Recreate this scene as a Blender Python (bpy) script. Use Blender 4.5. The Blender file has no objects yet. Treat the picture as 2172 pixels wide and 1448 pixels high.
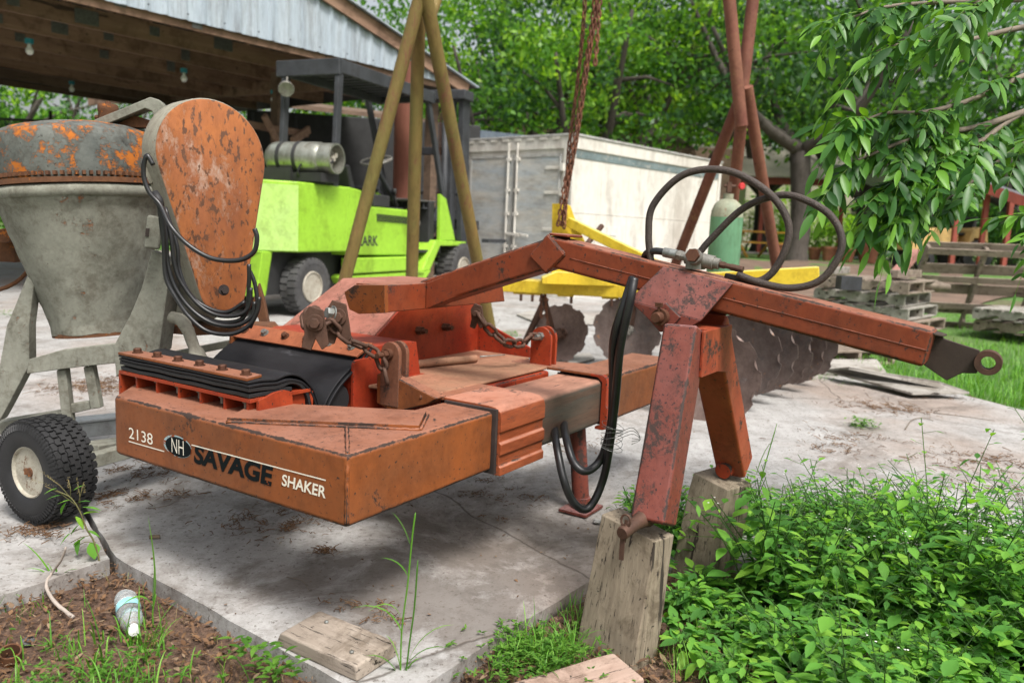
import bpy, math, random
from mathutils import Vector, Matrix, noise as mnoise
random.seed(7)
SC = bpy.context.scene
COL = SC.collection
R = math.radians

# ---------------------------------------------------------------- camera
FPX = 1700.0; PITCH = R(8.0); ROLL = R(2.5); CH = 1.1
fw = Vector((0, math.cos(PITCH), -math.sin(PITCH)))
_r0 = Vector((1, 0, 0)); _u0 = Vector((0, math.sin(PITCH), math.cos(PITCH)))
cr = _r0*math.cos(ROLL) + _u0*math.sin(ROLL)
cu = -_r0*math.sin(ROLL) + _u0*math.cos(ROLL)
CP = Vector((0, 0, CH))
cam_d = bpy.data.cameras.new('camera'); cam = bpy.data.objects.new('camera', cam_d); COL.objects.link(cam)
cam.matrix_world = Matrix(((cr.x, cu.x, -fw.x, CP.x), (cr.y, cu.y, -fw.y, CP.y), (cr.z, cu.z, -fw.z, CP.z), (0, 0, 0, 1)))
cam_d.sensor_width = 36; cam_d.lens = FPX/2172*36; cam_d.clip_start = 0.05; cam_d.clip_end = 2000
cam_d.dof.use_dof = True; cam_d.dof.focus_distance = 2.45; cam_d.dof.aperture_fstop = 3.2
SC.camera = cam
# ---------------------------------------------------------------- sky, sun, exposure
W = bpy.data.worlds.new('World'); SC.world = W; W.use_nodes = True
wn = W.node_tree; bg = wn.nodes['Background']
sky = wn.nodes.new('ShaderNodeTexSky'); sky.sky_type = 'NISHITA'; sky.sun_disc = False
SUN_EL, SUN_AZ = R(58), R(150)      # azimuth clockwise from +Y
sky.sun_elevation = SUN_EL; sky.sun_rotation = SUN_AZ; sky.air_density = 1.3; sky.dust_density = 6.0; sky.ozone_density = 1.0
hsv = wn.nodes.new('ShaderNodeHueSaturation'); hsv.inputs['Saturation'].default_value = 0.35
wn.links.new(sky.outputs[0], hsv.inputs['Color']); wn.links.new(hsv.outputs[0], bg.inputs['Color'])
bg.inputs['Strength'].default_value = 0.13
sl = bpy.data.lights.new('sun', 'SUN'); sl.energy = 2.9; sl.angle = R(16); sl.color = (1, .965, .92)
so = bpy.data.objects.new('sun', sl); COL.objects.link(so)
sd = Vector((math.sin(SUN_AZ)*math.cos(SUN_EL), math.cos(SUN_AZ)*math.cos(SUN_EL), math.sin(SUN_EL)))
so.rotation_euler = sd.to_track_quat('Z', 'Y').to_euler()
SC.view_settings.view_transform = 'Standard'; SC.view_settings.look = 'None'; SC.view_settings.gamma = 1
SC.view_settings.exposure = 0.62

# ---------------------------------------------------------------- survey helpers: sight lines onto real planes of the yard
def ray(px, py): return fw + cr*((px-1086)/FPX) + cu*((724-py)/FPX)
def G(px, py, z=0.0):
    d = ray(px, py); return CP + d*((z-CH)/d.z)
def D(px, py, y):
    d = ray(px, py); return CP + d*(y/d.y)

# ---------------------------------------------------------------- mesh builder
def V(*a): return Vector(a)
def frame_from(d, up=None):
    d = d.normalized()
    up = up or (V(0, 0, 1) if abs(d.z) < .95 else V(1, 0, 0))
    x = up.cross(d)
    if x.length < 1e-5: x = V(1, 0, 0).cross(d)
    x.normalize(); y = d.cross(x); return x, y, d

class MB:
    def __init__(s): s.v = []; s.f = []; s.m = []; s.mi = 0; s.col = None
    def add(s, vs, fs):
        n = len(s.v); s.v += [Vector(p) for p in vs]; s.f += [tuple(i+n for i in f) for f in fs]; s.m += [s.mi]*len(fs); return s
    def box(s, c, sz, rot=None):
        c = Vector(c); hx, hy, hz = sz[0]/2, sz[1]/2, sz[2]/2
        vs = [V(x, y, z) for x in (-hx, hx) for y in (-hy, hy) for z in (-hz, hz)]
        if rot is not None: vs = [rot @ p for p in vs]
        return s.add([p+c for p in vs], [(0, 1, 3, 2), (4, 6, 7, 5), (0, 4, 5, 1), (2, 3, 7, 6), (0, 2, 6, 4), (1, 5, 7, 3)])
    def span(s, a, b):
        a = Vector(a); b = Vector(b); return s.box((a+b)/2, [abs(b[i]-a[i]) for i in range(3)])
    def bar(s, p0, p1, w, h, up=None, w1=None, h1=None):
        p0 = Vector(p0); p1 = Vector(p1); x, y, d = frame_from(p1-p0, up)
        w1 = w if w1 is None else w1; h1 = h if h1 is None else h1
        vs = [p+x*(a*ww/2)+y*(b*hh/2) for p, ww, hh in ((p0, w, h), (p1, w1, h1)) for a, b in ((-1, -1), (1, -1), (1, 1), (-1, 1))]
        return s.add(vs, [(3, 2, 1, 0), (4, 5, 6, 7), (0, 1, 5, 4), (1, 2, 6, 5), (2, 3, 7, 6), (3, 0, 4, 7)])
    def prism(s, pts, vec):
        pts = [Vector(p) for p in pts]; vec = Vector(vec); n = len(pts)
        nrm = sum(((pts[i]-pts[0]).cross(pts[(i+1) % n]-pts[0]) for i in range(1, n)), Vector())
        if nrm.dot(vec) > 0: pts = pts[::-1]
        vs = pts + [p+vec for p in pts]
        return s.add(vs, [tuple(range(n)), tuple(range(2*n-1, n-1, -1))] + [(i, i+n, (i+1) % n+n, (i+1) % n) for i in range(n)])
    def tube(s, path, r, seg=10, closed=False, caps=True):
        path = [Vector(p) for p in path]; n = len(path)
        rr = r if isinstance(r, (list, tuple)) else [r]*n
        tans = []
        for i in range(n):
            a = path[(i-1) % n] if (closed or i > 0) else path[i]; b = path[(i+1) % n] if (closed or i < n-1) else path[i]
            t = (b-a); tans.append(t.normalized() if t.length > 1e-9 else V(0, 0, 1))
        x, y, _ = frame_from(tans[0]); vs = []
        for i in range(n):
            t = tans[i]; x = (x - t*x.dot(t)); x = x.normalized() if x.length > 1e-6 else frame_from(t)[0]; y = t.cross(x)
            for k in range(seg):
                a = 2*math.pi*k/seg; vs.append(path[i] + x*(math.cos(a)*rr[i]) + y*(math.sin(a)*rr[i]))
        fs = []
        for i in range(n if closed else n-1):
            j = (i+1) % n
            for k in range(seg):
                l = (k+1) % seg; fs.append((i*seg+k, i*seg+l, j*seg+l, j*seg+k))
        if not closed and caps: fs += [tuple(range(seg-1, -1, -1)), tuple(range((n-1)*seg, n*seg))]
        return s.add(vs, fs)
    def cyl(s, p0, p1, r, seg=20, r1=None): return s.tube([p0, p1], [r, r if r1 is None else r1], seg)
    def lathe(s, prof, p0, axis, seg=32, close=False):
        p0 = Vector(p0); x, y, d = frame_from(Vector(axis)); vs = []; n = len(prof)
        for (r, h) in prof:
            for k in range(seg):
                a = 2*math.pi*k/seg; vs.append(p0 + d*h + x*(math.cos(a)*r) + y*(math.sin(a)*r))
        fs = []
        for i in range(n if close else n-1):
            j = (i+1) % n
            for k in range(seg):
                l = (k+1) % seg; fs.append((i*seg+k, i*seg+l, j*seg+l, j*seg+k))
        if not close: fs += [tuple(range(seg-1, -1, -1)), tuple(range((n-1)*seg, n*seg))]
        return s.add(vs, fs)
    def hexbolt(s, p, ax, r=.012, h=.01, sh=.0):
        p = Vector(p); ax = Vector(ax).normalized()
        s.tube([p, p+ax*.003], r*1.35, 14); s.tube([p+ax*.003, p+ax*(h*.85+.003), p+ax*(h+.003)], [r, r, r*.85], 6)
        if sh: s.tube([p+ax*h, p+ax*(h+sh)], r*.5, 10)
        return s
    def build(s, name, mats, parent=None, bevel=0, seg=3, smooth=False, world=False, angle=None):
        me = bpy.data.meshes.new(name); vs = s.v
        if parent is not None and world:
            inv = mw(parent).inverted(); vs = [inv @ p for p in vs]
        me.from_pydata([tuple(p) for p in vs], [], s.f)
        mats = mats if isinstance(mats, (list, tuple)) else [mats]
        for m in mats: me.materials.append(m)
        me.polygons.foreach_set('material_index', s.m)
        if smooth or bevel: me.polygons.foreach_set('use_smooth', [True]*len(s.f))
        me.update()
        o = bpy.data.objects.new(name, me); COL.objects.link(o)
        if parent is not None: o.parent = parent
        if bevel:
            b = o.modifiers.new('bevel', 'BEVEL'); b.width = bevel; b.segments = seg; b.limit_method = 'ANGLE'; b.angle_limit = R(30); b.harden_normals = True
        elif smooth and angle:
            me.set_sharp_from_angle(angle=R(angle))
        return o
def mw(o):
    m = o.matrix_basis.copy(); p = o.parent
    while p is not None: m = p.matrix_basis @ m; p = p.parent
    return m
def thing(name, label, cat, loc=(0, 0, 0), rz=0, group=None, rot=None):
    o = bpy.data.objects.new(name, None); COL.objects.link(o); o.empty_display_size = .1
    o.location = loc; o.rotation_euler = rot if rot else (0, 0, rz)
    o['label'] = label; o['category'] = cat
    if group: o['group'] = group
    bpy.context.view_layer.update()
    return o
def tag(o, label=None, cat=None, group=None, kind=None):
    for k, v in (('label', label), ('category', cat), ('group', group), ('kind', kind)):
        if v: o[k] = v
    return o
def centre(o, base=True):
    "put a single-mesh thing's origin at its own base"
    me = o.data; xs = [v.co for v in me.vertices]
    c = V(sum(p.x for p in xs)/len(xs), sum(p.y for p in xs)/len(xs), min(p.z for p in xs) if base else sum(p.z for p in xs)/len(xs))
    me.transform(Matrix.Translation(-c)); o.location = c; return o
def copy_tree(o, parent=None):
    c = o.copy(); COL.objects.link(c); c.parent = parent
    for ch in list(o.children): copy_tree(ch, c)
    return c
def smooth_path(pts, n=8, closed=False):
    pts = [Vector(p) for p in pts]; out = []; N = len(pts)
    rng = range(N) if closed else range(N-1)
    for i in rng:
        p0 = pts[(i-1) % N] if closed or i > 0 else pts[i]*2-pts[i+1]
        p1 = pts[i]; p2 = pts[(i+1) % N]
        p3 = pts[(i+2) % N] if closed or i < N-2 else p2*2-p1
        for k in range(n):
            t = k/n
            out.append(.5*((2*p1)+(p2-p0)*t+(2*p0-5*p1+4*p2-p3)*t*t+(3*p1-p0-3*p2+p3)*t*t*t))
    if not closed: out.append(pts[-1])
    return out
def chain(mb, pts, L=.05, r=.006, wid=.6):
    path = smooth_path(pts, 12); acc = [0]
    for i in range(1, len(path)): acc.append(acc[-1]+(path[i]-path[i-1]).length)
    pitch = L-2*r*1.15; n = max(1, int(acc[-1]/pitch))
    def at(s_):
        for i in range(1, len(path)):
            if acc[i] >= s_:
                t = (s_-acc[i-1])/max(1e-9, acc[i]-acc[i-1]); return path[i-1].lerp(path[i], t)
        return path[-1]
    ang0 = random.random()*1.5
    for k in range(n):
        a = at(k*pitch); b = at((k+1)*pitch); c = (a+b)/2; d = (b-a).normalized(); x, y, _ = frame_from(d, V(.3, .5, .8))
        an = ang0 + (math.pi/2 if k % 2 else 0) + random.uniform(-.2, .2); s_ = x*math.cos(an)+y*math.sin(an)
        w = L*wid/2-r; h = L/2-r; loop = []
        for q in range(12):
            t = 2*math.pi*q/12; cx = math.cos(t)*w; sy = math.sin(t)*w + (h-w if math.sin(t) >= 0 else -(h-w))
            loop.append(c + s_*cx + d*sy)
        mb.tube(loop, r, 6, closed=True)
    return mb

# ---------------------------------------------------------------- materials
def new_mat(name):
    m = bpy.data.materials.new(name); m.use_nodes = True; nt = m.node_tree
    return m, nt, nt.nodes, nt.links, nt.nodes['Principled BSDF']
def nz(nt, scale, detail=6, rough=.6, dist=0, coord='Object', sc=(1, 1, 1), loc=(0, 0, 0)):
    tc = nt.nodes.new('ShaderNodeTexCoord'); mp = nt.nodes.new('ShaderNodeMapping'); t = nt.nodes.new('ShaderNodeTexNoise')
    mp.inputs['Scale'].default_value = sc; mp.inputs['Location'].default_value = loc
    t.inputs['Scale'].default_value = scale; t.inputs['Detail'].default_value = detail; t.inputs['Roughness'].default_value = rough; t.inputs['Distortion'].default_value = dist
    nt.links.new(tc.outputs[coord], mp.inputs[0]); nt.links.new(mp.outputs[0], t.inputs['Vector']); return t.outputs['Fac']
def ramp(nt, fac, a, b, va=0., vb=1.):
    r = nt.nodes.new('ShaderNodeMapRange'); r.inputs['From Min'].default_value = a; r.inputs['From Max'].default_value = b
    r.inputs['To Min'].default_value = va; r.inputs['To Max'].default_value = vb; nt.links.new(fac, r.inputs['Value']); return r.outputs[0]
def mixc(nt, fac, a, b, mode='MIX'):
    m = nt.nodes.new('ShaderNodeMix'); m.data_type = 'RGBA'; m.blend_type = mode
    for i, x in ((0, fac), (6, a), (7, b)):
        if isinstance(x, (int, float)): m.inputs[i].default_value = x
        elif isinstance(x, tuple): m.inputs[i].default_value = (*x[:3], 1)
        else: nt.links.new(x, m.inputs[i])
    return m.outputs[2]
def mth(nt, op, a, b=0., c=None):
    m = nt.nodes.new('ShaderNodeMath'); m.operation = op
    for i, x in enumerate((a, b, c)):
        if x is None: continue
        if isinstance(x, (int, float)): m.inputs[i].default_value = x
        else: nt.links.new(x, m.inputs[i])
    return m.outputs[0]
def bump(nt, h, strength, dist, bs):
    b = nt.nodes.new('ShaderNodeBump'); b.inputs['Strength'].default_value = strength; b.inputs['Distance'].default_value = dist
    nt.links.new(h, b.inputs['Height']); nt.links.new(b.outputs[0], bs.inputs['Normal'])
MATS = {}
def worn(name, c1, c2, patch=(.03, .02, .015), th=.62, ps=9, scale=4, rough=.55, bmp=.25, top=None, edge=None, spk=None, metal=0, sc=(1, 1, 1), psharp=.03, spk_th=.66, patch2=None, th2=.6, ps2=20, grime=.55, gz=.45):
    """weathered surface: two-tone base, sun-bleached upper sides, flaked patches, worn arrises, fine specks"""
    m, nt, N, Lk, bs = new_mat(name)
    a = nz(nt, scale, 8, .65, .3, sc=sc); col = mixc(nt, ramp(nt, a, .35, .65), c1, c2)
    fine = nz(nt, scale*14, 4, .7, sc=sc)
    col = mixc(nt, ramp(nt, fine, .3, .75, 0, .35), col, tuple(x*.55 for x in c1))
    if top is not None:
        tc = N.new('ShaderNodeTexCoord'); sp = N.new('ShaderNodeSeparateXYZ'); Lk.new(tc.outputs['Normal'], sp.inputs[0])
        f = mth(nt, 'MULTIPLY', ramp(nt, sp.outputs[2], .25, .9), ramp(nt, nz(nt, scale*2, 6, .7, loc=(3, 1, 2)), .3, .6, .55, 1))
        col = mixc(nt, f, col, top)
    if patch2 is not None:
        q = nz(nt, ps2, 10, .75, .4, sc=sc, loc=(7, 3, 1)); col = mixc(nt, ramp(nt, q, th2, th2+.04), col, patch2)
    if grime:
        g1 = nz(nt, scale*1.6, 10, .74, .5, sc=(sc[0], sc[1], sc[2]*gz), loc=(11, 2, 6)); g2 = nz(nt, scale*7, 8, .78, .3, sc=sc, loc=(6, 8, 1))
        gg = mth(nt, 'MULTIPLY', ramp(nt, mth(nt, 'ADD', mth(nt, 'MULTIPLY', g1, .6), mth(nt, 'MULTIPLY', g2, .4)), .47, .60), grime)
        col = mixc(nt, gg, col, (.42, .36, .32), 'MULTIPLY')
    p = nz(nt, ps, 12, .76, .35, sc=sc, loc=(1, 5, 9)); ph = nz(nt, ps*7, 8, .8, .2, sc=sc, loc=(2, 6, 3))
    p = mth(nt, 'ADD', mth(nt, 'MULTIPLY', p, .78), mth(nt, 'MULTIPLY', ph, .42)); p = mth(nt, 'SUBTRACT', p, .10)
    if edge is not None:
        tc = N.new('ShaderNodeTexCoord'); sp = N.new('ShaderNodeSeparateXYZ'); ab = N.new('ShaderNodeVectorMath'); ab.operation = 'ABSOLUTE'
        Lk.new(tc.outputs['Normal'], ab.inputs[0]); Lk.new(ab.outputs[0], sp.inputs[0])
        mx = mth(nt, 'MAXIMUM', mth(nt, 'MAXIMUM', sp.outputs[0], sp.outputs[1]), sp.outputs[2])
        e = ramp(nt, mx, .99, .8, 0, edge); p = mth(nt, 'ADD', p, e)
    col = mixc(nt, ramp(nt, p, th, th+psharp), col, patch)
    if spk is not None:
        s_ = nz(nt, ps*9, 3, .6, sc=sc, loc=(4, 4, 4)); col = mixc(nt, ramp(nt, s_, spk_th, spk_th+.05), col, spk)
    Lk.new(col, bs.inputs['Base Color']); Lk.new(ramp(nt, p, .3, .8, rough-.05, rough+.28), bs.inputs['Roughness']); bs.inputs['Specular IOR Level'].default_value = .32
    bs.inputs['Metallic'].default_value = metal
    bump(nt, mth(nt, 'ADD', mth(nt, 'MULTIPLY', fine, .5), ramp(nt, p, th-.02, th+.05, 0, -1)), bmp, .002, bs)
    MATS[name] = m; return m
def plain(name, c, rough=.6, metal=0, var=.25, scale=12, bmp=.1, coord='Object'):
    m, nt, N, Lk, bs = new_mat(name)
    a = nz(nt, scale, 6, .6, coord=coord); Lk.new(mixc(nt, ramp(nt, a, .3, .7), tuple(x*(1-var) for x in c), tuple(min(1, x*(1+var)) for x in c)), bs.inputs['Base Color'])
    bs.inputs['Roughness'].default_value = rough; bs.inputs['Metallic'].default_value = metal
    if bmp: bump(nt, nz(nt, scale*6, 5, .6, coord=coord), bmp, .002, bs)
    MATS[name] = m; return m
def wood(name, c1, c2, dark=(.03, .022, .015), scale=1, rough=.85, axis=0, crack=.62, red=None, bmp=.9):
    m, nt, N, Lk, bs = new_mat(name)
    sc = [14, 14, 14]; sc[axis] = .8; sc = tuple(x*scale for x in sc)
    g = nz(nt, 3.2, 8, .65, .8, sc=sc); g2 = nz(nt, 9, 6, .7, .3, sc=sc, loc=(2, 2, 2)); big = nz(nt, 2.2*scale, 6, .6, loc=(5, 1, 3))
    col = mixc(nt, ramp(nt, g, .3, .7), c1, c2)
    col = mixc(nt, ramp(nt, big, .42, .7, 0, .55), col, red or tuple(x*.5 for x in c1)); bl = nz(nt, 7*scale, 9, .75, .4, loc=(9, 9, 1)); col = mixc(nt, ramp(nt, bl, .50, .62, 0, .75), col, (.42, .38, .33), 'MULTIPLY'); sp2 = nz(nt, 2.6, 5, .6, .6, sc=tuple(x*.55 for x in sc), loc=(3, 3, 8)); col = mixc(nt, ramp(nt, sp2, .635, .65), col, dark)
    cr_ = ramp(nt, g2, crack, crack+.05); col = mixc(nt, cr_, col, dark)
    sk = nz(nt, 38*scale, 3, .6); col = mixc(nt, ramp(nt, sk, .68, .73), col, dark)
    Lk.new(col, bs.inputs['Base Color']); bs.inputs['Roughness'].default_value = rough
    bump(nt, mth(nt, 'ADD', mth(nt, 'MULTIPLY', g, .6), mth(nt, 'MULTIPLY', cr_, -.9)), bmp, .004, bs)
    MATS[name] = m; return m
def leafm(name, cols, rough=.45, trans=.45, tr_col=None, spec=.4):
    m, nt, N, Lk, bs = new_mat(name)
    ge = N.new('ShaderNodeNewGeometry'); cr_ = N.new('ShaderNodeValToRGB'); e = cr_.color_ramp
    while len(e.elements) < len(cols): e.elements.new(.5)
    for i, c in enumerate(cols): e.elements[i].position = i/(len(cols)-1); e.elements[i].color = (*c, 1)
    Lk.new(ge.outputs['Random Per Island'], cr_.inputs[0]); Lk.new(cr_.outputs[0], bs.inputs['Base Color'])
    bs.inputs['Roughness'].default_value = rough; bs.inputs['Specular IOR Level'].default_value = spec
    tl = N.new('ShaderNodeBsdfTranslucent'); mx = N.new('ShaderNodeMixShader'); mx.inputs[0].default_value = trans
    hs = N.new('ShaderNodeMix'); hs.data_type = 'RGBA'; hs.blend_type = 'MULTIPLY'; hs.inputs[0].default_value = 1; hs.inputs[7].default_value = (*(tr_col or (1.6, 1.5, .5)), 1)
    Lk.new(cr_.outputs[0], hs.inputs[6]); Lk.new(hs.outputs[2], tl.inputs[0])
    Lk.new(bs.outputs[0], mx.inputs[1]); Lk.new(tl.outputs[0], mx.inputs[2]); Lk.new(mx.outputs[0], N['Material Output'].inputs[0])
    MATS[name] = m; return m

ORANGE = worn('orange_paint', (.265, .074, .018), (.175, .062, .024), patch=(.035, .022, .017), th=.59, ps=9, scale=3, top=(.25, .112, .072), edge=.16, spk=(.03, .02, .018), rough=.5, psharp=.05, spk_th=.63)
ORANGE_RED = worn('red_orange_paint', (.27, .027, .009), (.33, .05, .015), patch=(.035, .02, .015), th=.585, ps=8, scale=3, edge=.14, spk=(.03, .02, .015), rough=.45, psharp=.06, spk_th=.63)
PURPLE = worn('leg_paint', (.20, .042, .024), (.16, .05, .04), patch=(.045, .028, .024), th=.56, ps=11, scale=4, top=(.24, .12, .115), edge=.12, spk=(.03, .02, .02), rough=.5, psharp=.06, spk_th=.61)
PINK = worn('faded_paint', (.31, .12, .085), (.34, .15, .11), patch=(.10, .045, .03), th=.60, ps=8, scale=3, edge=.08, spk=(.05, .03, .03), rough=.5, psharp=.08)
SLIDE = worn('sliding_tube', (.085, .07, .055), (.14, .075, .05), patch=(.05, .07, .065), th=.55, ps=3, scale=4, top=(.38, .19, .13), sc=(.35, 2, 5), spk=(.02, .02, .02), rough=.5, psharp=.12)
DECK = worn('deck_rust', (.27, .15, .09), (.33, .15, .09), patch=(.10, .06, .045), th=.6, ps=7, scale=4, rough=.7, spk=(.06, .04, .03), psharp=.15)
RUST = worn('rusty_steel', (.075, .042, .03), (.12, .062, .042), patch=(.03, .018, .014), th=.6, ps=14, scale=12, rough=.6, metal=.3, bmp=.5)
RUSTB = worn('rusty_bolt', (.13, .055, .03), (.09, .04, .025), patch=(.03, .02, .018), th=.6, ps=30, scale=20, rough=.55, metal=.4, bmp=.5)
ZINC = worn('zinc_bolt', (.32, .34, .33), (.22, .22, .2), patch=(.10, .06, .04), th=.6, ps=50, scale=30, rough=.45, metal=.7, bmp=.3)
BELT = worn('black_belt', (.010, .010, .012), (.016, .016, .018), patch=(.10, .10, .11), th=.60, ps=5, scale=8, rough=.5, bmp=.15, sc=(1, .35, 1), psharp=.12)
RUBBER = plain('black_rubber', (.012, .012, .013), .65, var=.4, bmp=.3)
HOSE = plain('black_hose', (.012, .012, .013), .38, var=.4, scale=20, bmp=.1)
DARKIN = plain('dark_steel', (.03, .02, .017), .8, var=.5)
GREYFIT = worn('grey_fitting', (.20, .19, .17), (.30, .29, .26), patch=(.10, .07, .05), th=.6, ps=20, scale=20, rough=.5, metal=.5)
def braided():
    m, nt, N, Lk, bs = new_mat('braided_hose')
    tc = N.new('ShaderNodeTexCoord'); vo = N.new('ShaderNodeTexVoronoi'); vo.inputs['Scale'].default_value = 330; Lk.new(tc.outputs['Object'], vo.inputs['Vector'])
    a = nz(nt, 9, 5); c = mixc(nt, ramp(nt, a, .35, .65), (.06, .042, .034), (.12, .085, .066)); c = mixc(nt, ramp(nt, vo.outputs['Distance'], .1, .5, 0, .75), c, (.018, .012, .01))
    Lk.new(c, bs.inputs['Base Color']); bs.inputs['Roughness'].default_value = .6; bump(nt, ramp(nt, vo.outputs['Distance'], 0, .6, 1, 0), .8, .002, bs); return m
BRAID = braided()
def letter(name, c, under=(.26, .062, .020), th=.56):
    m, nt, N, Lk, bs = new_mat(name); p = nz(nt, 26, 8, .7, .5)
    Lk.new(mixc(nt, ramp(nt, p, th, th+.02), c, under), bs.inputs['Base Color']); bs.inputs['Roughness'].default_value = .8; bs.inputs['Specular IOR Level'].default_value = .1; return m
LET_W = letter('white_lettering', (.75, .70, .60), th=.70); LET_K = letter('black_lettering', (.006, .009, .010), th=.635); LET_B = letter('pale_blue_ring', (.30, .40, .42), th=.52)
# ================================================================ TREE SHAKER (local axes: u along the sliding beam, v along the painted arm)
TH = R(57.5)
SH = thing('tree_shaker', 'rusty orange tractor-mounted tree shaker with black rubber jaws and numbered arm, on the concrete', 'farm machine', (-.385, 1.878, 0), TH)
SM = mw(SH)
def LW(u, v, z): return SM @ V(u, v, z)
zt, zb = .542, .354
# --- L-shaped box frame (fixed jaw arm + beam root)
m = MB(); m.prism([(0, 0, zb), (.632, 0, zb), (.632, .2, zb), (.42, .2, zb), (.2, .42, zb), (.2, 1.13, zb), (.17, 1.13, zb), (0, .982, zb)], (0, 0, zt-zb))
frame = m.build('main_frame', ORANGE, SH, bevel=.02, seg=4)
# welds
m = MB()
def weld(m, pts, r=.006, n=26):
    p = smooth_path(pts, max(2, n//max(1, len(pts)-1))); m.tube([q+V(random.uniform(-1, 1), random.uniform(-1, 1), random.uniform(-1, 1))*r*.18 for q in p], [r*random.uniform(.8, 1.15) for _ in p], 6)
weld(m, [(.012, .012, zt-.001), (.1, .1, zt), (.2, .2, zt)], .0065); weld(m, [(.008, .008, zt-.006), (.003, .003, .46), (.003, .003, zb+.01)], .0055)
for w_ in ([(.008, .462, zt+.002), (.298, .020, zt+.002)], [(.302, .020, zt+.002), (.452, .115, zt+.002)]): weld(m, w_, .005, 40)
m.build('weld_seam', ORANGE, SH, smooth=True)
m = MB(); m.prism([(.012, .465, zt), (.30, .025, zt), (.45, .12, zt), (.19, .56, zt)], (0, 0, .014)); m.build('gusset_plate', ORANGE, SH, bevel=.0015, seg=1)
# --- jaw shelf on the arm: plate, ribs, end walls
m = MB(); m.span((.100, .478, .578), (.33, 1.12, .589)); m.build('jaw_shelf', ORANGE_RED, SH, bevel=.001, seg=1)
for v in (1.028, .921, .809, .704, .594, .492):
    m = MB(); m.prism([(.106, v, zt-.003), (.106, v, .578), (.32, v, .578), (.32, v, zb+.02), (.2, v, zb+.02), (.2, v, zt-.003)], (0, .008, 0)); m.build('rib', ORANGE_RED, SH)
m = MB(); m.span((.100, 1.112, .40), (.36, 1.122, .578)); m.build('end_wall', ORANGE_RED, SH, bevel=.001, seg=1)
m = MB(); m.span((.33, .48, zb+.01), (.341, 1.12, .578)); m.build('back_wall', ORANGE_RED, SH)
m = MB(); m.prism([(.12, .475, .50), (.12, .475, .585), (.145, .475, .590), (.175, .473, .600), (.212, .471, .603), (.232, .471, .597), (.243, .471, .578), (.245, .471, .50)], (0, -.010, 0)); m.build('jaw_end_tab', ORANGE_RED, SH, bevel=.001, seg=1)
# --- rubber belts and pads
def belt(name, prof, v0, v1, th, mat, wav=0):
    m = MB(); pr = smooth_path([V(u, 0, z) for u, z in prof], 6); n = len(pr); out = []
    for i, p in enumerate(pr):
        t = (pr[min(i+1, n-1)]-pr[max(i-1, 0)]).normalized(); nrm = V(-t.z, 0, t.x); out.append((p, nrm))
    ks = 13; vs = []
    for k in range(ks):
        v = v0+(v1-v0)*k/(ks-1); w = wav*math.sin(k*1.7)
        for p, q in out: vs.append(V(p.x, v, p.z)+q*(th/2+w))
        for p, q in out[::-1]: vs.append(V(p.x, v, p.z)-q*(th/2-w))
    L = 2*n; fs = [tuple(range(L))] + [tuple((ks-1)*L+i for i in range(L-1, -1, -1))]
    for k in range(ks-1):
        for i in range(L): j = (i+1) % L; fs.append((k*L+j, k*L+i, (k+1)*L+i, (k+1)*L+j))
    m.add(vs, fs); return m.build(name, mat, SH, bevel=.002, seg=1)
b1 = [(.098, .6365), (.14, .637), (.17, .635), (.20, .633), (.235, .640), (.27, .638), (.305, .622), (.34, .588), (.362, .548), (.376, .50), (.382, .44)]
belt('jaw_belt', b1, .482, 1.118, .007, BELT, .0008)
belt('jaw_belt', [(u-.010*max(0, min(1, (u-.25)*8)), z-.0105-.006*math.exp(-((u-.27)/.05)**2)) for u, z in b1], .478, 1.114, .008, BELT, .001)
belt('jaw_belt', [(.099, .615), (.15, .613), (.19, .610), (.22, .612), (.25, .618), (.28, .612), (.305, .592), (.325, .56), (.335, .52)], .480, 1.112, .012, RUBBER, .0012)
belt('jaw_belt', [(.101, .597), (.15, .597), (.19, .597), (.23, .600), (.26, .596)], .482, 1.11, .012, RUBBER, .0015)
b2 = [(.612, .690), (.575, .652), (.545, .634), (.50, .607), (.455, .572), (.418, .528), (.398, .48), (.390, .43)]
belt('jaw_belt', b2, .50, 1.13, .007, BELT, .0006)
belt('jaw_belt', [(u+.010, z-.009) for u, z in b2], .495, 1.125, .008, BELT, .001)
for (u, z, r, v0, v1) in ((.300, .545, .042, .498, 1.10), (.485, .520, .055, .51, 1.10)):
    m = MB(); m.lathe([(r*.8, 0), (r, .012), (r, v1-v0-.012), (r*.8, v1-v0)], (u, v0, z), (0, 1, 0), 28); m.build('jaw_pad', RUBBER, SH, smooth=True, angle=40)
m = MB(); m.prism([(.098, .487, .641), (.098, 1.118, .641), (.168, 1.11, .641), (.168, .508, .641)], (0, 0, .008)); m.build('clamp_plate', ORANGE, SH, bevel=.0012, seg=2)
rb = random.Random(3)
for k in range(6):
    v = .535+k*.106
    m = MB(); m.hexbolt((.133, v, .649), (rb.uniform(-.03, .03), 0, 1), .0125, .013); m.build('bolt', RUSTB, SH, smooth=True, angle=30)
    m = MB(); m.tube([(.133, v, .578), (.133, v, .567), (.133, v, .566), (.133, v, .548)], [.011, .011, .006, .006], 8); m.build('bolt', GREYFIT, SH, smooth=True, angle=30)
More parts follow.
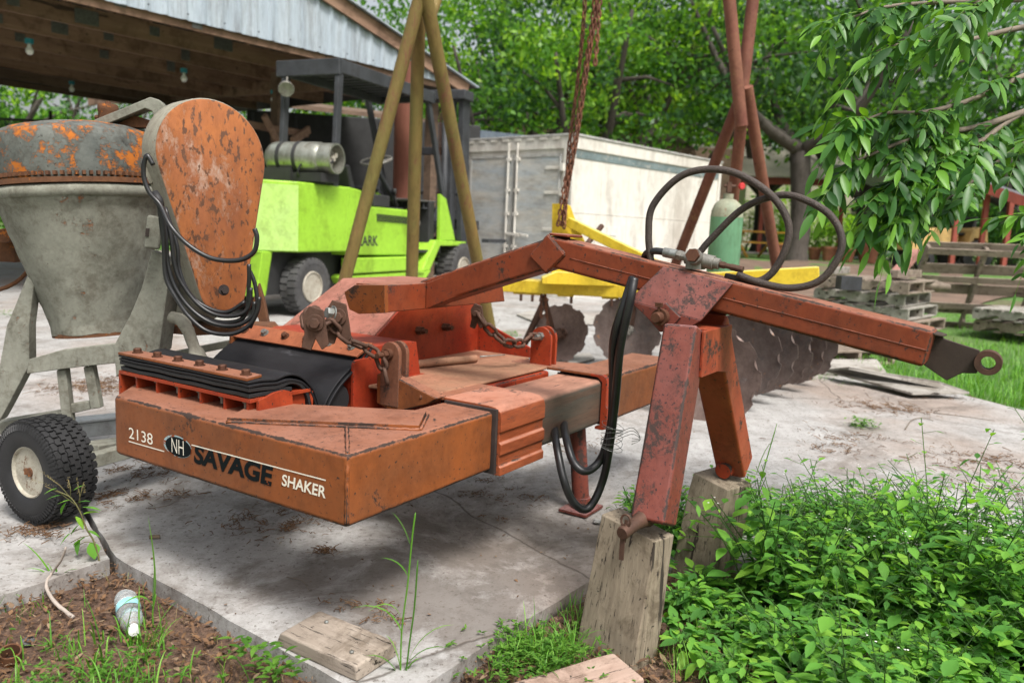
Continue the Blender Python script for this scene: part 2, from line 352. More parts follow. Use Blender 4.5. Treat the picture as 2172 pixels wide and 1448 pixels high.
# clamp plate of the moving jaw (tilted)
d2 = V(.046, 0, .040).normalized(); n2 = V(-d2.z, 0, d2.x); p0 = V(.558, 0, .650)+n2*.006
m = MB(); m.prism([p0+V(0, .50, 0), p0+V(0, 1.125, 0), p0+d2*.066+V(0, 1.115, 0), p0+d2*.066+V(0, .475, 0)], n2*.008); m.build('clamp_plate', worn('plate_paint', (.28, .085, .035), (.33, .11, .055), patch=(.07, .035, .025), th=.62, ps=9, scale=4, spk=(.05, .03, .02)), SH, bevel=.0012, seg=2)
for k in range(6):
    v = .545+k*.108; m = MB(); m.hexbolt(p0+d2*.036+n2*.008+V(0, v, 0), n2, .0115, .013); m.build('bolt', [ZINC, ZINC, RUSTB, RUSTB, ZINC, RUSTB][k], SH, smooth=True, angle=30)
# side plate next to the moving jaw, and jaw carrier block
m = MB()
sp = [(.528, .49, .40), (.528, .49, .60)] + [(.546-.018*math.cos(a), .49, .632+.018*math.sin(a)) for a in (0, .5, 1, 1.57)] + [(.62, .49, .652), (.66, .49, .60), (.70, .49, .565), (.90, .49, .56), (.90, .49, .40)]
m.prism(sp, (0, .012, 0)); m.build('side_plate', ORANGE_RED, SH, bevel=.001, seg=1)
m = MB(); m.span((.535, .502, .40), (.9, 1.12, .556)); m.prism([(.535, 0, .50), (.535, 0, .62), (.615, 0, .685), (.86, 0, .68), (.9, 0, .5)], (0, .62, 0)); 
for i in range(8, len(m.v)): m.v[i] = m.v[i]+V(0, .502, 0)
m.build('jaw_carrier', ORANGE_RED, SH)
m = MB(); m.span((.54, 1.12, .42), (.70, 1.132, .66)); m.build('side_plate', ORANGE, SH, bevel=.001, seg=1)
# --- weight housing with sloping front
m = MB()
hs = [(.845, .71, .668), (1.11, .71, .86), (1.52, .71, .86), (1.52, .71, .556), (.845, .71, .556)]
q = .42
pts0 = [V(*p) for p in hs]; pts1 = [V(.80, 1.20, .640), V(1.11, 1.12, .86), V(1.50, 1.12, .86), V(1.50, 1.16, .556), V(.80, 1.20, .556)]
m.add(pts0+pts1, [(0, 1, 2, 3, 4), (9, 8, 7, 6, 5)] + [(i, i+5, (i+1) % 5+5, (i+1) % 5) for i in range(5)])
m.build('weight_housing', PINK, SH, bevel=.004, seg=2)
m = MB(); m.prism([(.93, .704, .558), (.852, .704, .672), (1.115, .704, .858), (1.53, .704, .858), (1.53, .704, .558)], (0, -.010, 0)); m.build('housing_wall', ORANGE_RED, SH, bevel=.0012, seg=1)
m = MB(); m.prism([(1.52, .70, .70), (1.52, .70, .558), (1.52, .42, .558), (1.52, .42, .60)], (.012, 0, 0)); m.build('side_plate', ORANGE_RED, SH, bevel=.001, seg=1)
for (u, z) in ((1.10, .682), (1.27, .682)):
    m = MB(); m.tube([(u, .694, z), (u, .668, z)], .017, 6); m.cyl((u, .668, z), (u, .648, z), .010, 12); m.build('bolt', RUSTB, SH, smooth=True, angle=30)
# --- deck
m = MB(); m.prism([(.66, .245, .548), (1.375, .245, .548), (1.375, .42, .548), (1.52, .42, .548), (1.52, .70, .548), (.60, .70, .548), (.60, .48, .548)], (0, 0, .011)); m.build('deck_plate', DECK, SH, bevel=.005, seg=3)
m = MB(); m.span((.67, .232, .40), (1.37, .70, .545)); m.build('head_box', ORANGE_RED, SH, bevel=.01, seg=2)
# --- sliding beam, outer beam
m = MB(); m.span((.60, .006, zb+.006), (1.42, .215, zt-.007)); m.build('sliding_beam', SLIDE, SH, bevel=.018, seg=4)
m = MB(); m.span((1.405, 0, zb), (2.12, .22, zt)); m.build('outer_beam', ORANGE, SH, bevel=.02, seg=4)
# collar 1: wrapped plate with pressed ridges
m = MB()
prof = [(.20, .5555), (.03, .5555), (.0, .552), (-.018, .54), (-.024, .52), (-.024, .478), (-.017, .472), (-.017, .445), (-.026, .438), (-.026, .405), (-.019, .398), (-.019, .37), (-.026, .364), (-.026, .338), (.01, .338), (.01, .3495)]
inn = [(.20, .5455), (.03, .5455), (.006, .543), (-.004, .534), (-.008, .518), (-.008, .3495)]
m.prism([(.64, v, z) for v, z in prof+inn[::-1]], (.265, 0, 0)); m.build('collar', SLIDE2 if 'SLIDE2' in globals() else worn('collar_paint', (.26, .055, .016), (.30, .08, .03), patch=(.05, .04, .035), th=.56, ps=6, scale=4, top=(.40, .19, .13), sc=(.5, 1, 4), spk=(.03, .02, .018), psharp=.04), SH, bevel=.003, seg=2)
m = MB(); m.prism([(.64, .2, .5455), (.905, .2, .5455), (.905, .25, .5455), (.66, .30, .5455), (.60, .27, .5455)], (0, 0, .010)); m.build('collar_plate', ORANGE, SH, bevel=.0015, seg=1)
m = MB(); m.prism([(.628, -.010, zb-.01), (.640, -.010, zb-.01), (.640, -.010, .548), (.628, -.010, .548)], (0, .2, 0)); m.build('collar_lip', DARKIN, SH)
# wedge arm to the near ear
m = MB(); m.prism([(.605, .20, .556), (.605, .42, .612), (.605, .46, .60), (.605, .46, .50), (.605, .38, .48), (.605, .24, .53)], (.055, 0, 0)); m.build('ear_bracket', ORANGE, SH, bevel=.006, seg=2)
# collar 2 + plate + right ear
m = MB(); m.prism([(1.375, .0, .5475), (1.375, .44, .5475), (1.46, .44, .5475), (1.56, .19, .5475), (1.56, .0, .5475)], (0, 0, .011)); m.build('collar_plate', ORANGE, SH, bevel=.003, seg=2)
m = MB(); m.prism([(1.372, v, z) for v, z in [(.05, .558), (.0, .557), (-.016, .549), (-.022, .535), (-.022, .44), (-.03, .43), (-.03, .35), (-.012, .343), (.02, .343), (.02, .354), (.0, .36), (.0, .53), (.02, .547), (.05, .548)]], (.028, 0, 0)); m.build('collar', ORANGE_RED, SH, bevel=.002, seg=2)
m = MB(); m.span((1.395, .006, .358), (1.406, .21, .538)); m.build('collar_lip', DARKIN, SH)
def ear_plate(u, v0, v1, z0, z1, t, mat, nm='ear'):
    m = MB(); c = (v0+v1)/2; r = (v1-v0)/2; pts = [(u, v1, z0)]+[(u, c+r*math.cos(a), z1-r+r*math.sin(a)) for a in [math.pi*i/10 for i in range(11)]]+[(u, v0, z0)]
    m.prism(pts, (t, 0, 0)); return m.build(nm, mat, SH, bevel=.002, seg=2)
ear_plate(.602, .362, .440, .50, .715, .016, worn('ear_paint', (.20, .075, .04), (.14, .06, .035), patch=(.05, .03, .022), th=.55, ps=12, scale=10, rough=.6, edge=.1), 'ear'); ear_plate(.640, .362, .440, .50, .715, .016, MATS['ear_paint'])
m = MB(); m.tube([(.602, .402, .675), (.585, .402, .675)], .018, 16); m.tube([(.585, .402, .675), (.568, .402, .675)], .014, 6); m.cyl((.568, .402, .675), (.542, .402, .675), .009, 12); m.build('bolt', RUSTB, SH, smooth=True, angle=30)
m = MB(); m.tube([(.656, .402, .675), (.672, .402, .675)], .016, 6); m.build('bolt_head', RUSTB, SH, smooth=True, angle=30)
ear_plate(1.40, .25, .345, .558, .712, .014, ORANGE_RED); ear_plate(1.44, .25, .345, .558, .712, .014, ORANGE_RED)
m = MB(); m.tube([(1.40, .298, .675), (1.383, .298, .675)], .017, 6); m.cyl((1.383, .298, .675), (1.36, .298, .675), .009, 12); m.build('bolt', ZINC, SH, smooth=True, angle=30)
# --- jack stand under the beam
m = MB(); m.cyl((1.375, .10, .36), (1.375, .06, .02), .034, 18); m.build('jack_leg', PURPLE, SH, smooth=True, angle=40)
m = MB(); m.box((1.375, .06, .012), (.15, .12, .010)); m.cyl((1.375, .06, .016), (1.375, .06, .06), .042, 18, .036); m.build('jack_foot', PURPLE, SH)
m = MB(); m.box((.16, .15, .335), (.10, .10, .03)); m.build('frame_foot', DARKIN, SH)

# --- boom
BU = .91
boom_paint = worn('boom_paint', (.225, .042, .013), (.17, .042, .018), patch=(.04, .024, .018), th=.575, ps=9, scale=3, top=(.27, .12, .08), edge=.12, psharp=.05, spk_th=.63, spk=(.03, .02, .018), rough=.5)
# cross bar
m = MB()
m.prism([(.66, .478, .80), (.655, .478, .893), (1.0, .478, .895), (1.37, .478, .893), (1.40, .478, .80)], (0, .13, 0))

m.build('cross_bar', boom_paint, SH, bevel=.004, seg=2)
# left end wedge face
m = MB(); m.prism([(.657, .476, .80), (.652, .476, .895), (.625, .585, .888), (.60, .61, .862), (.64, .625, .80), (.66, .60, .785)], (.02, .0, 0)); m.build('end_cap', ORANGE, SH, bevel=.002, seg=1)
knee = V(.905, -.045, 1.031); start = V(.93, .50, .851); end = V(.905, -1.145, .847); hh = .096
dd1 = (knee-start).normalized(); dd2 = (end-knee).normalized()
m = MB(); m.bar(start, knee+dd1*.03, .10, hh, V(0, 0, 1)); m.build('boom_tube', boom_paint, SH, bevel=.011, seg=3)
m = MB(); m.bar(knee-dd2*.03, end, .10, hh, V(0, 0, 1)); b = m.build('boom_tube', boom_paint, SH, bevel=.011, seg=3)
# weld line along the tube side, knee patch plate
m = MB(); u_ = BU-.0565
weld(m, [knee+dd2*.07+V(-.0505, 0, -.004), end+V(-.0505, 0, -.004)], .0016, 60); m.build('weld_seam', boom_paint, SH, smooth=True)
m = MB(); ctr = knee+V(-.05, .0, -.004)
ax1 = V(0, -.5, -.86).normalized(); 
kp = [ctr+V(0, .075, -.012), ctr+V(0, .012, .057), ctr+V(0, -.052, .0), ctr+V(0, .012, -.062)]
m.prism(kp, (-.009, 0, 0)); m.prism([kp[1], kp[2]+V(0, -.006, .053), kp[2]+V(.10, -.006, .053), kp[1]+V(.10, 0, 0)], (0, .0, .008)); m.build('knee_plate', boom_paint, SH, bevel=.003, seg=2)
m = MB(); 
for i in range(4): weld(m, [kp[i]+V(-.002, 0, 0), kp[(i+1) % 4]+V(-.002, 0, 0)], .0045, 14)
m.build('weld_seam', boom_paint, SH, smooth=True)
# gusset on top at the cross bar joint
m = MB(); m.prism([(.89, .47, .893), (.98, .47, .893), (.98, .20, .982), (.89, .20, .982)], (0, 0, .01)); m.prism([(.882, .475, .80), (.882, .475, .893), (.882, .12, 1.03), (.882, .14, .94)], (-.008, 0, 0)); m.build('knee_plate', boom_paint, SH, bevel=.002, seg=1)
# saddle bracket over the boom
m = MB()
for sgn in (-1, 1):
    a = BU-.053 if sgn < 0 else BU+.053; o_ = -.052*(-sgn) if False else sgn*.052
    top = [V(a, -.428, 1.008), V(a, -.640, .974)]; fold = [V(a+o_, -.350, .905), V(a+o_, -.575, .868)]; low = [V(a+o_, -.405, .866), V(a+o_, -.455, .822), V(a+o_, -.545, .845)]
    t = V(sgn*.009, 0, 0)
    m.add([top[0], top[1], fold[1], fold[0], top[0]+t, top[1]+t, fold[1]+t, fold[0]+t], [(0, 1, 2, 3), (7, 6, 5, 4), (0, 4, 5, 1), (1, 5, 6, 2), (2, 6, 7, 3), (3, 7, 4, 0)])
    m.prism([fold[0], fold[1], low[2], low[1], low[0]], t)
m.build('saddle_bracket', PURPLE, SH, bevel=.002, seg=2)
m = MB(); m.prism([(BU-.052, -.428, .999), (BU-.052, -.64, .965), (BU+.052, -.64, .965), (BU+.052, -.428, .999)], (0, 0, .009)); m.build('saddle_top', PINK, SH, bevel=.002, seg=1)
pc = V(BU-.115, -.462, .868)
m = MB(); rot = Matrix.Rotation(R(38), 3, 'X'); m.box(pc+V(-.002, -.012, -.002), (.012, .062, .062), rot); m.build('pivot_plate', PURPLE, SH, bevel=.003, seg=2)
m = MB(); m.cyl(pc, pc+V(-.03, 0, 0), .024, 20); m.lathe([(.0165, 0), (.0165, .05), (.013, .056)], pc, (-1, 0, 0), 16); m.cyl(pc+V(-.036, 0, .0), pc+V(-.036, 0, .034), .0045, 8); m.box(pc+V(-.036, 0, .036), (.012, .02, .012)); m.build('pivot_pin', RUSTB, SH, smooth=True, angle=35)
# hollow tongue at the boom end, ring
m = MB(); e0 = end
for a, b_ in (((-.048, .046), (.048, .046)),): pass
K = .46
def tg(v, z): return e0+V(.040, v*K, z*.92)
m.prism([tg(.05, .044), tg(-.03, .040), tg(-.055, .024), tg(-.232, .002), tg(-.232, -.062), tg(-.16, -.066), tg(-.09, -.092), tg(.05, -.05)], (-.010, 0, 0))
m.prism([e0+V(-.045, .02, .046), e0+V(.047, .02, .046), e0+V(.047, -.030, .034), e0+V(.01, -.024, .034), e0+V(-.02, -.014, .038), e0+V(-.045, -.008, .042)], (0, 0, -.006))
m.build('boom_tongue', worn('dark_tongue', (.040, .028, .022), (.065, .045, .035), rough=.6, patch=(.10, .05, .03), th=.66), SH, bevel=.002, seg=1)
m = MB(); m.lathe([(.0165, 0), (.030, 0), (.031, .004), (.031, .036), (.030, .04), (.0165, .04)], e0+V(.012, -.128, -.026), (1, 0, 0), 32, close=True); m.build('hitch_ring', RUST, SH, smooth=True, angle=35)

# --- A-frame legs
def leg(top, bot, w, d_):
    m = MB(); m.bar(bot, top, w, d_, V(0, 1, 0)); return m.build('leg', PURPLE if top[0] < .9 else worn('far_leg_paint', (.33, .075, .03), (.30, .045, .018), patch=(.035, .022, .018), th=.555, ps=8, scale=4, spk=(.05, .03, .02), rough=.5), SH, bevel=.010, seg=3)
leg(V(.762, -.545, .845), V(.575, -.563, .338), .10, .098)
leg(V(.93, -.548, .845), V(1.335, -.548, .318), .10, .10)
m = MB(); m.prism([(.745, -.607, .715), (.745, -.607, .845), (.985, -.607, .845), (.985, -.607, .70), (.88, -.607, .715)], (0, .01, 0)); m.span((.79, -.60, .80), (.93, -.47, .846)); m.build('leg_bridge', MATS['far_leg_paint'], SH, bevel=.003, seg=2)
m = MB(); m.prism([(.715, -.60, .318), (.715, -.495, .318), (.70, -.50, .34)], (-.001, 0, 0)) if False else None
m.lathe([(.030, 0), (.024, .015), (.0175, .05), (.0175, .115), (.015, .12)], (.56, -.545, .355), (-1, .10, -.12), 20); m.build('hitch_pin', RUST, SH, smooth=True, angle=40)
pp = V(.56, -.545, .355)+V(-1, .10, -.12).normalized()*.10
m = MB(); m.cyl(pp+V(-.002, .0, .03), pp+V(-.002, 0, -.03), .004, 8); m.tube([pp+V(-.004, .013*math.cos(t), .028+.016*math.sin(t)) for t in [i*math.pi/8 for i in range(16)]], .003, 6, closed=True); m.bar(pp+V(-.008, .004, .02), pp+V(-.012, .002, -.075), .012, .005); m.build('linch_pin', RUST, SH, smooth=True, angle=40)
m = MB(); m.lathe([(.030, 0), (.030, .06), (.026, .065)], (1.31, -.535, .325), (-1, 0, -.15), 20); m.build('hitch_pin', ORANGE_RED, SH, smooth=True, angle=40)
# --- chains
m = MB(); chain(m, [(.42, .50, .79), (.47, .47, .73), (.56, .42, .68), (.575, .40, .63), (.585, .395, .585), (.58, .38, .56)], .068, .0072, .66)
chain(m, [(.40, .52, .82), (.34, .53, .80), (.36, .50, .765), (.44, .50, .775)], .066, .0072, .66); m.build('shackle_chain', RUST, SH, smooth=True)
m = MB(); chain(m, [(1.10, .40, .775), (1.13, .37, .72), (1.19, .33, .665), (1.26, .31, .655), (1.34, .30, .68), (1.39, .298, .675)], .068, .0072, .66); m.build('shackle_chain', RUST, SH, smooth=True)
def shackle(c, ax, bolt, s=1.):
    c = Vector(c); m = MB(); x, y, d = frame_from(Vector(ax)); out = []
    pts = [(-.02, .035), (.018, .045), (.036, .015), (.030, -.03), (.038, -.07), (.012, -.078), (.0, -.045), (-.018, -.075), (-.036, -.06), (-.03, -.02)]
    m.prism([c+x*a*s+y*b_*s for a, b_ in pts], d*.011); m.tube([c-d*.004, c-d*.008], .024*s, 18); m.tube([c-d*.008, c-d*.025], .015*s, 6); m.cyl(c-d*.02, c+d*.035, .010*s, 12)
    return m.build('shackle', RUST, SH, bevel=.002, seg=1)
shackle((.455, .49, .80), (1, .6, 0), ZINC, 1.15); shackle((.32, .45, .795), (1, .7, 0), ZINC, 1.1); shackle((1.12, .42, .775), (.9, .2, 0), ZINC, .8)
m = MB(); m.hexbolt((.44, .50, .81), (-1, .3, .2), .019, .02); m.build('bolt', ZINC, SH, smooth=True, angle=30)
# --- hydraulic hoses
hz = .005
H1 = [(.89, -.375, 1.01), (.885, -.362, 1.10), (.885, -.372, 1.19), (.89, -.46, 1.278), (.90, -.585, 1.288), (.905, -.705, 1.226), (.905, -.765, 1.14), (.90, -.752, 1.045), (.90, -.70, .985), (.905, -.60, .99)]
m = MB(); m.tube(smooth_path(H1, 10), .0105, 14); m.build('braided_hose', BRAID, SH, smooth=True)
H2 = [(.93, -.505, 1.05), (.93, -.54, 1.095), (.93, -.62, 1.18), (.92, -.70, 1.217), (.91, -.775, 1.22), (.905, -.87, 1.172), (.90, -.908, 1.092), (.895, -.868, 1.003), (.89, -.79, .972), (.885, -.70, .982), (.882, -.64, 1.000)]
m = MB(); m.tube(smooth_path(H2, 10), .0100, 14); m.build('braided_hose', BRAID, SH, smooth=True)
vb = V(.885, -.52, 1.035)
m = MB(); m.tube([vb+V(0, .035, .005), vb+V(0, -.050, -.008)], .021, 14); m.tube([vb+V(-.005, 0, 0), vb+V(-.036, .0, .010)], .023, 16); m.tube([vb+V(0, .065, .010), vb+V(0, .035, .005)], .013, 12); m.tube([vb+V(0, .062, .010), vb+V(0, .048, .007)], .016, 6); m.tube([vb+V(0, -.045, -.007), vb+V(0, -.066, -.010)], .016, 14)
m.box(vb+V(0, .005, -.014), (.045, .045, .03)); m.build('hose_valve', GREYFIT, SH, bevel=.001, seg=1)
m = MB(); m.tube([vb+V(-.036, 0, .010), vb+V(-.050, 0, .013)], .020, 6); m.build('valve_nut', RUSTB, SH, smooth=True, angle=30)
m = MB(); m.tube([vb+V(0, .065, .010), vb+V(0, .105, .015)], [.0145, .0145], 24); m.build('hose_crimp', ZINC, SH, smooth=True, angle=20)
m = MB(); m.tube([vb+V(0, -.066, -.010), vb+V(0, -.12, -.019)], .008, 10); m.tube([vb+V(0, -.070, -.011), vb+V(0, -.082, -.013)], .011, 6); m.tube([vb+V(0, -.10, -.016), vb+V(0, -.135, -.022)], .0095, 12); m.build('hose_crimp', RUST, SH, smooth=True, angle=30)
m = MB(); m.tube(smooth_path([vb+V(0, .10, .015), (.885, -.385, 1.052), (.90, -.35, 1.04), (.93, -.33, 1.0)], 8), .0105, 12); m.build('hydraulic_hose', HOSE, SH, smooth=True)
Hb = [(.86, -.34, .955), (.83, -.32, .90), (.80, -.30, .80), (.82, -.29, .65), (.80, -.30, .48), (.76, -.30, .385), (.68, -.30, .32), (.60, -.30, .34), (.53, -.28, .43), (.50, -.20, .52), (.55, -.05, .52)]
Hb = [G(1338, 608, .96)] ; 
def hose_pts(l, vv): 
    out = []
    for (x, y, v) in l:
        d = SM.inverted().to_3x3() @ ray(x, y); o_ = SM.inverted() @ CP; out.append(o_+d*((v-o_.y)/d.y))
    return out
m = MB(); m.tube(smooth_path(hose_pts([(1345, 590, -.36), (1336, 640, -.36), (1315, 740, -.33), (1306, 840, -.30), (1294, 940, -.26), (1281, 1010, -.22), (1260, 1062, -.2), (1238, 1080, -.18), (1212, 1058, -.15), (1194, 1010, -.12), (1180, 940, -.06), (1176, 900, .05)], 0), 8), .0135, 14); m.build('hydraulic_hose', HOSE, SH, smooth=True)
m = MB(); m.tube(smooth_path(hose_pts([(1342, 590, -.34), (1326, 640, -.34), (1302, 720, -.31), (1300, 820, -.28), (1296, 900, -.26), (1278, 965, -.22), (1258, 992, -.2), (1235, 998, -.18), (1214, 975, -.14), (1200, 925, -.08), (1196, 890, .05)], 0), 8), .0135, 14); m.build('hydraulic_hose', HOSE, SH, smooth=True)
m = MB(); cc = hose_pts([(1298, 925, -.27)], 0)[0]
for k in range(7):
    m.tube([cc+V(.035*math.cos(t)*random.uniform(.9, 1.2), .035*math.sin(t), .012*(k-3)+.01*math.sin(t+k)) for t in [i*math.pi/6 for i in range(12)]], .0009, 4, closed=True)
for k in range(3): m.tube(smooth_path([cc+V(-.02, -.03, .01*k), cc+V(.0, -.07, .02+.01*k), cc+V(.03, -.085, .0), cc+V(.02, -.06, -.01*k)], 5), .0009, 4)
m.build('tie_wire', ZINC, SH)
# --- lettering on the arm (local plane u = 0)
def text_part(txt, parent, mat, v_start, z_base, v_len, z_h, u=-.0012, shear=0, off=.0, thick=.0004, name='lettering', M=None, mirror=False):
    cu_ = bpy.data.curves.new('t', 'FONT'); cu_.body = txt; cu_.size = 1; cu_.shear = shear; cu_.offset = off; cu_.extrude = .0
    to = bpy.data.objects.new('t', cu_); COL.objects.link(to); bpy.context.view_layer.update()
    me = bpy.data.meshes.new_from_object(to.evaluated_get(bpy.context.evaluated_depsgraph_get())); bpy.data.objects.remove(to)
    xs = [p.co.x for p in me.vertices]; ys = [p.co.y for p in me.vertices]; x0, x1, y0, y1 = min(xs), max(xs), min(ys), max(ys)
    for p in me.vertices:
        a = (p.co.x-x0)/(x1-x0)*v_len; b_ = (p.co.y-y0)/(y1-y0)*z_h
        p.co = M(a, b_) if M else V(u, v_start-a, z_base+b_)
    me.materials.append(mat); o = bpy.data.objects.new(name, me); COL.objects.link(o); o.parent = parent; return o
text_part('2138', SH, LET_W, .906, .421, .120, .034, off=.0)
text_part('SAVAGE', SH, LET_K, .593, .405, .330,   .056, off=.042, shear=.12)
text_part('SHAKER', SH, LET_W, .230, .417, .158, .031, off=.02, shear=.1)
m = MB()
def stripe(m, v0, z0, v1, z1, h=.0032):
    n = 24
    for k in range(n):
        a = k/n; b_ = (k+1)/n; va = v0+(v1-v0)*a; vb_ = v0+(v1-v0)*b_; za = z0+(z1-z0)*a; zb_ = z0+(z1-z0)*b_
        m.v += [V(-.0014, va, za-h/2), V(-.0014, va, za+h/2)] + ([V(-.0014, vb_, zb_-h/2), V(-.0014, vb_, zb_+h/2)] if k == n-1 else []); q_ = len(m.v)-(4 if k == n-1 else 2); m.f.append((q_, q_+2, q_+3, q_+1)); m.m.append(0)
stripe(m, .908, .4105, .730, .4125); m.build('stripe', LET_W, SH); m = MB(); stripe(m, .602, .456, .071, .464); m.build('stripe', LET_W, SH)
m = MB(); n = 40
m.add([(-.0008, .668+.066*math.cos(2*math.pi*k/n)*(1 if 1 else 0), .439+.0315*math.sin(2*math.pi*k/n)) for k in range(n)], [tuple(range(n))]); m.build('badge_ring', LET_B, SH)
m = MB(); m.add([(-.0012, .664+.060*math.cos(2*math.pi*k/n), .438+.0285*math.sin(2*math.pi*k/n)) for k in range(n)], [tuple(range(n))]); m.build('badge', LET_K, SH)
text_part('NH', SH, LET_W, .694, .418, .056, .042, off=-.01, u=-.0018)
# ================================================================ GROUND
def concrete():
    m, nt, N, Lk, bs = new_mat('concrete'); tcp = 'Object'
    big = nz(nt, .55, 7, .6, .3, coord=tcp); mid = nz(nt, 3.1, 9, .7, .4, coord=tcp); fine = nz(nt, 120, 4, .7, coord=tcp)
    st = nz(nt, 26, 6, .65, .2, coord=tcp, sc=(1, .07, 1))
    mp = [n for n in N if n.type == 'MAPPING'][-1]; mp.inputs['Rotation'].default_value = (0, 0, R(-58))
    col = mixc(nt, ramp(nt, mid, .35, .65), (.31, .305, .295), (.44, .435, .425)); col = mixc(nt, ramp(nt, st, .35, .65, 0, .4), col, (.27, .255, .245))
    col = mixc(nt, ramp(nt, big, .49, .64, 0, .6), col, (.25, .165, .115))
    spot = nz(nt, 1.5, 10, .75, .6, coord=tcp, loc=(3, 7, 0)); col = mixc(nt, ramp(nt, spot, .53, .64, 0, .6), col, (.13, .105, .085))
    grit = nz(nt, 46, 5, .75, coord=tcp, loc=(1, 1, 1)); col = mixc(nt, ramp(nt, grit, .57, .63, 0, .85), col, (.08, .062, .05))
    col = mixc(nt, ramp(nt, fine, .35, .7, 0, .3), col, (.15, .135, .12))
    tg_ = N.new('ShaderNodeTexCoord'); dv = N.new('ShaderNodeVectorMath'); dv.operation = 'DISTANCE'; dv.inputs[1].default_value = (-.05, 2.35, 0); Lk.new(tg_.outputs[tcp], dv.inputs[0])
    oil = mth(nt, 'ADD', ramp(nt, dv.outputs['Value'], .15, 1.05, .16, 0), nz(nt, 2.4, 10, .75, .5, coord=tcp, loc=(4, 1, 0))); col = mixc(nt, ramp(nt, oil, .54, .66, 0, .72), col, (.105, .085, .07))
    tc = N.new('ShaderNodeTexCoord'); wv = N.new('ShaderNodeTexVoronoi'); wv.feature = 'DISTANCE_TO_EDGE'; wv.inputs['Scale'].default_value = .35
    mx = N.new('ShaderNodeMix'); mx.data_type = 'VECTOR'; mx.inputs[0].default_value = .12; nn = N.new('ShaderNodeTexNoise'); nn.inputs['Scale'].default_value = 2.5; nn.inputs['Detail'].default_value = 6
    Lk.new(tc.outputs[tcp], nn.inputs['Vector']); Lk.new(tc.outputs[tcp], mx.inputs[4]); Lk.new(nn.outputs['Color'], mx.inputs[5]); Lk.new(mx.outputs[1], wv.inputs['Vector'])
    ck = ramp(nt, wv.outputs['Distance'], .0, .0022, 1, 0); s3 = nz(nt, 7, 12, .8, .3, coord=tcp, loc=(2, 9, 0)); col = mixc(nt, ramp(nt, s3, .47, .66, 0, .55), col, (.45, .42, .39), 'MULTIPLY'); col = mixc(nt, mth(nt, 'MULTIPLY', ck, .8), col, (.06, .045, .035))
    Lk.new(col, bs.inputs['Base Color']); bs.inputs['Roughness'].default_value = .85
    bump(nt, mth(nt, 'ADD', mth(nt, 'ADD', mth(nt, 'MULTIPLY', grit, .5), mth(nt, 'MULTIPLY', st, .5)), mth(nt, 'MULTIPLY', ck, -1.5)), .5, .004, bs); return m
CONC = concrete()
def soilm():
    m, nt, N, Lk, bs = new_mat('soil'); a = nz(nt, 6, 10, .75, .5); b = nz(nt, 60, 5, .8)
    col = mixc(nt, ramp(nt, a, .35, .65), (.10, .055, .035), (.20, .12, .08)); col = mixc(nt, ramp(nt, b, .4, .7), col, (.05, .03, .02)); Lk.new(col, bs.inputs['Base Color']); bs.inputs['Roughness'].default_value = .95
    bump(nt, mth(nt, 'ADD', a, mth(nt, 'MULTIPLY', b, .4)), 1, .02, bs); return m
SOIL = soilm()
def lawnm():
    m, nt, N, Lk, bs = new_mat('lawn'); a = nz(nt, .5, 8, .7, .5); b = nz(nt, 30, 5, .8); c = nz(nt, .22, 5, .6, loc=(8, 2, 0))
    col = mixc(nt, ramp(nt, a, .35, .65), (.07, .16, .025), (.13, .25, .05)); col = mixc(nt, ramp(nt, c, .52, .62, 0, .9), col, (.17, .115, .08)); col = mixc(nt, ramp(nt, b, .4, .7, 0, .5), col, (.04, .08, .02))
    Lk.new(col, bs.inputs['Base Color']); bs.inputs['Roughness'].default_value = .9; bump(nt, b, 1, .03, bs); return m
LAWN = lawnm()
def grid_sheet(name, poly, z, mat, kind='structure'):
    m = MB(); m.add([(x, y, z) for x, y in poly], [tuple(range(len(poly)))]); return tag(m.build(name, mat), kind=kind)
grid_sheet('ground', [(-400, -60), (400, -60), (400, 600), (-400, 600)], -.13, LAWN)
# soil bed with uneven relief
m = MB(); nx, ny = 150, 70; x0, x1, y0, y1 = -3.2, 4.2, .6, 3.9
vs = []
for j in range(ny+1):
    for i in range(nx+1):
        x = x0+(x1-x0)*i/nx; y = y0+(y1-y0)*j/ny; vs.append((x, y, -.055+.022*mnoise.noise(V(x*5, y*5, 0))+.012*mnoise.noise(V(x*16, y*16, 3))))
m.add(vs, [(j*(nx+1)+i, j*(nx+1)+i+1, (j+1)*(nx+1)+i+1, (j+1)*(nx+1)+i) for j in range(ny) for i in range(nx)])
tag(m.build('soil', SOIL, smooth=True), kind='structure')
# concrete slabs: wavy broken edges
def rough_edge(pts, amp=.008, step=.06):
    out = []
    for i in range(len(pts)):
        a = V(*pts[i], 0); b = V(*pts[(i+1) % len(pts)], 0); L = (b-a).length; n = max(1, int(min(L, 6)/step)) if L < 6 else 1
        for k in range(n):
            p = a.lerp(b, k/n); out.append((p.x+amp*mnoise.noise(p*9)+amp*.5*mnoise.noise(p*31), p.y+amp*mnoise.noise(p*9+V(5, 5, 5))))
    return out
slabA = [(-.245, 1.70), (.05, 2.12), (.297, 2.445), (.43, 2.62), (1.0, 2.66), (2.7, 2.74), (3.3, 3.6), (3.62, 5.4), (3.42, 6.1), (2.6, 7.1), (2.9, 9.0), (3.9, 13.), (6.0, 19), (6, 24), (-30, 24), (-30, 3.8), (-4.1, 3.9), (-1.77, 3.12), (-1.60, 2.92), (-1.246, 2.453), (-.495, 1.888)]
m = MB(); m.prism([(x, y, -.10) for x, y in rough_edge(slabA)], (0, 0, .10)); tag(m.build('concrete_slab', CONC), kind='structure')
slabB = [(-1.262, 2.448), (-1.615, 2.912), (-1.785, 3.108), (-4.1, 3.885), (-30, 3.78), (-30, .2), (-2.35, .9), (-1.50, 2.06)]
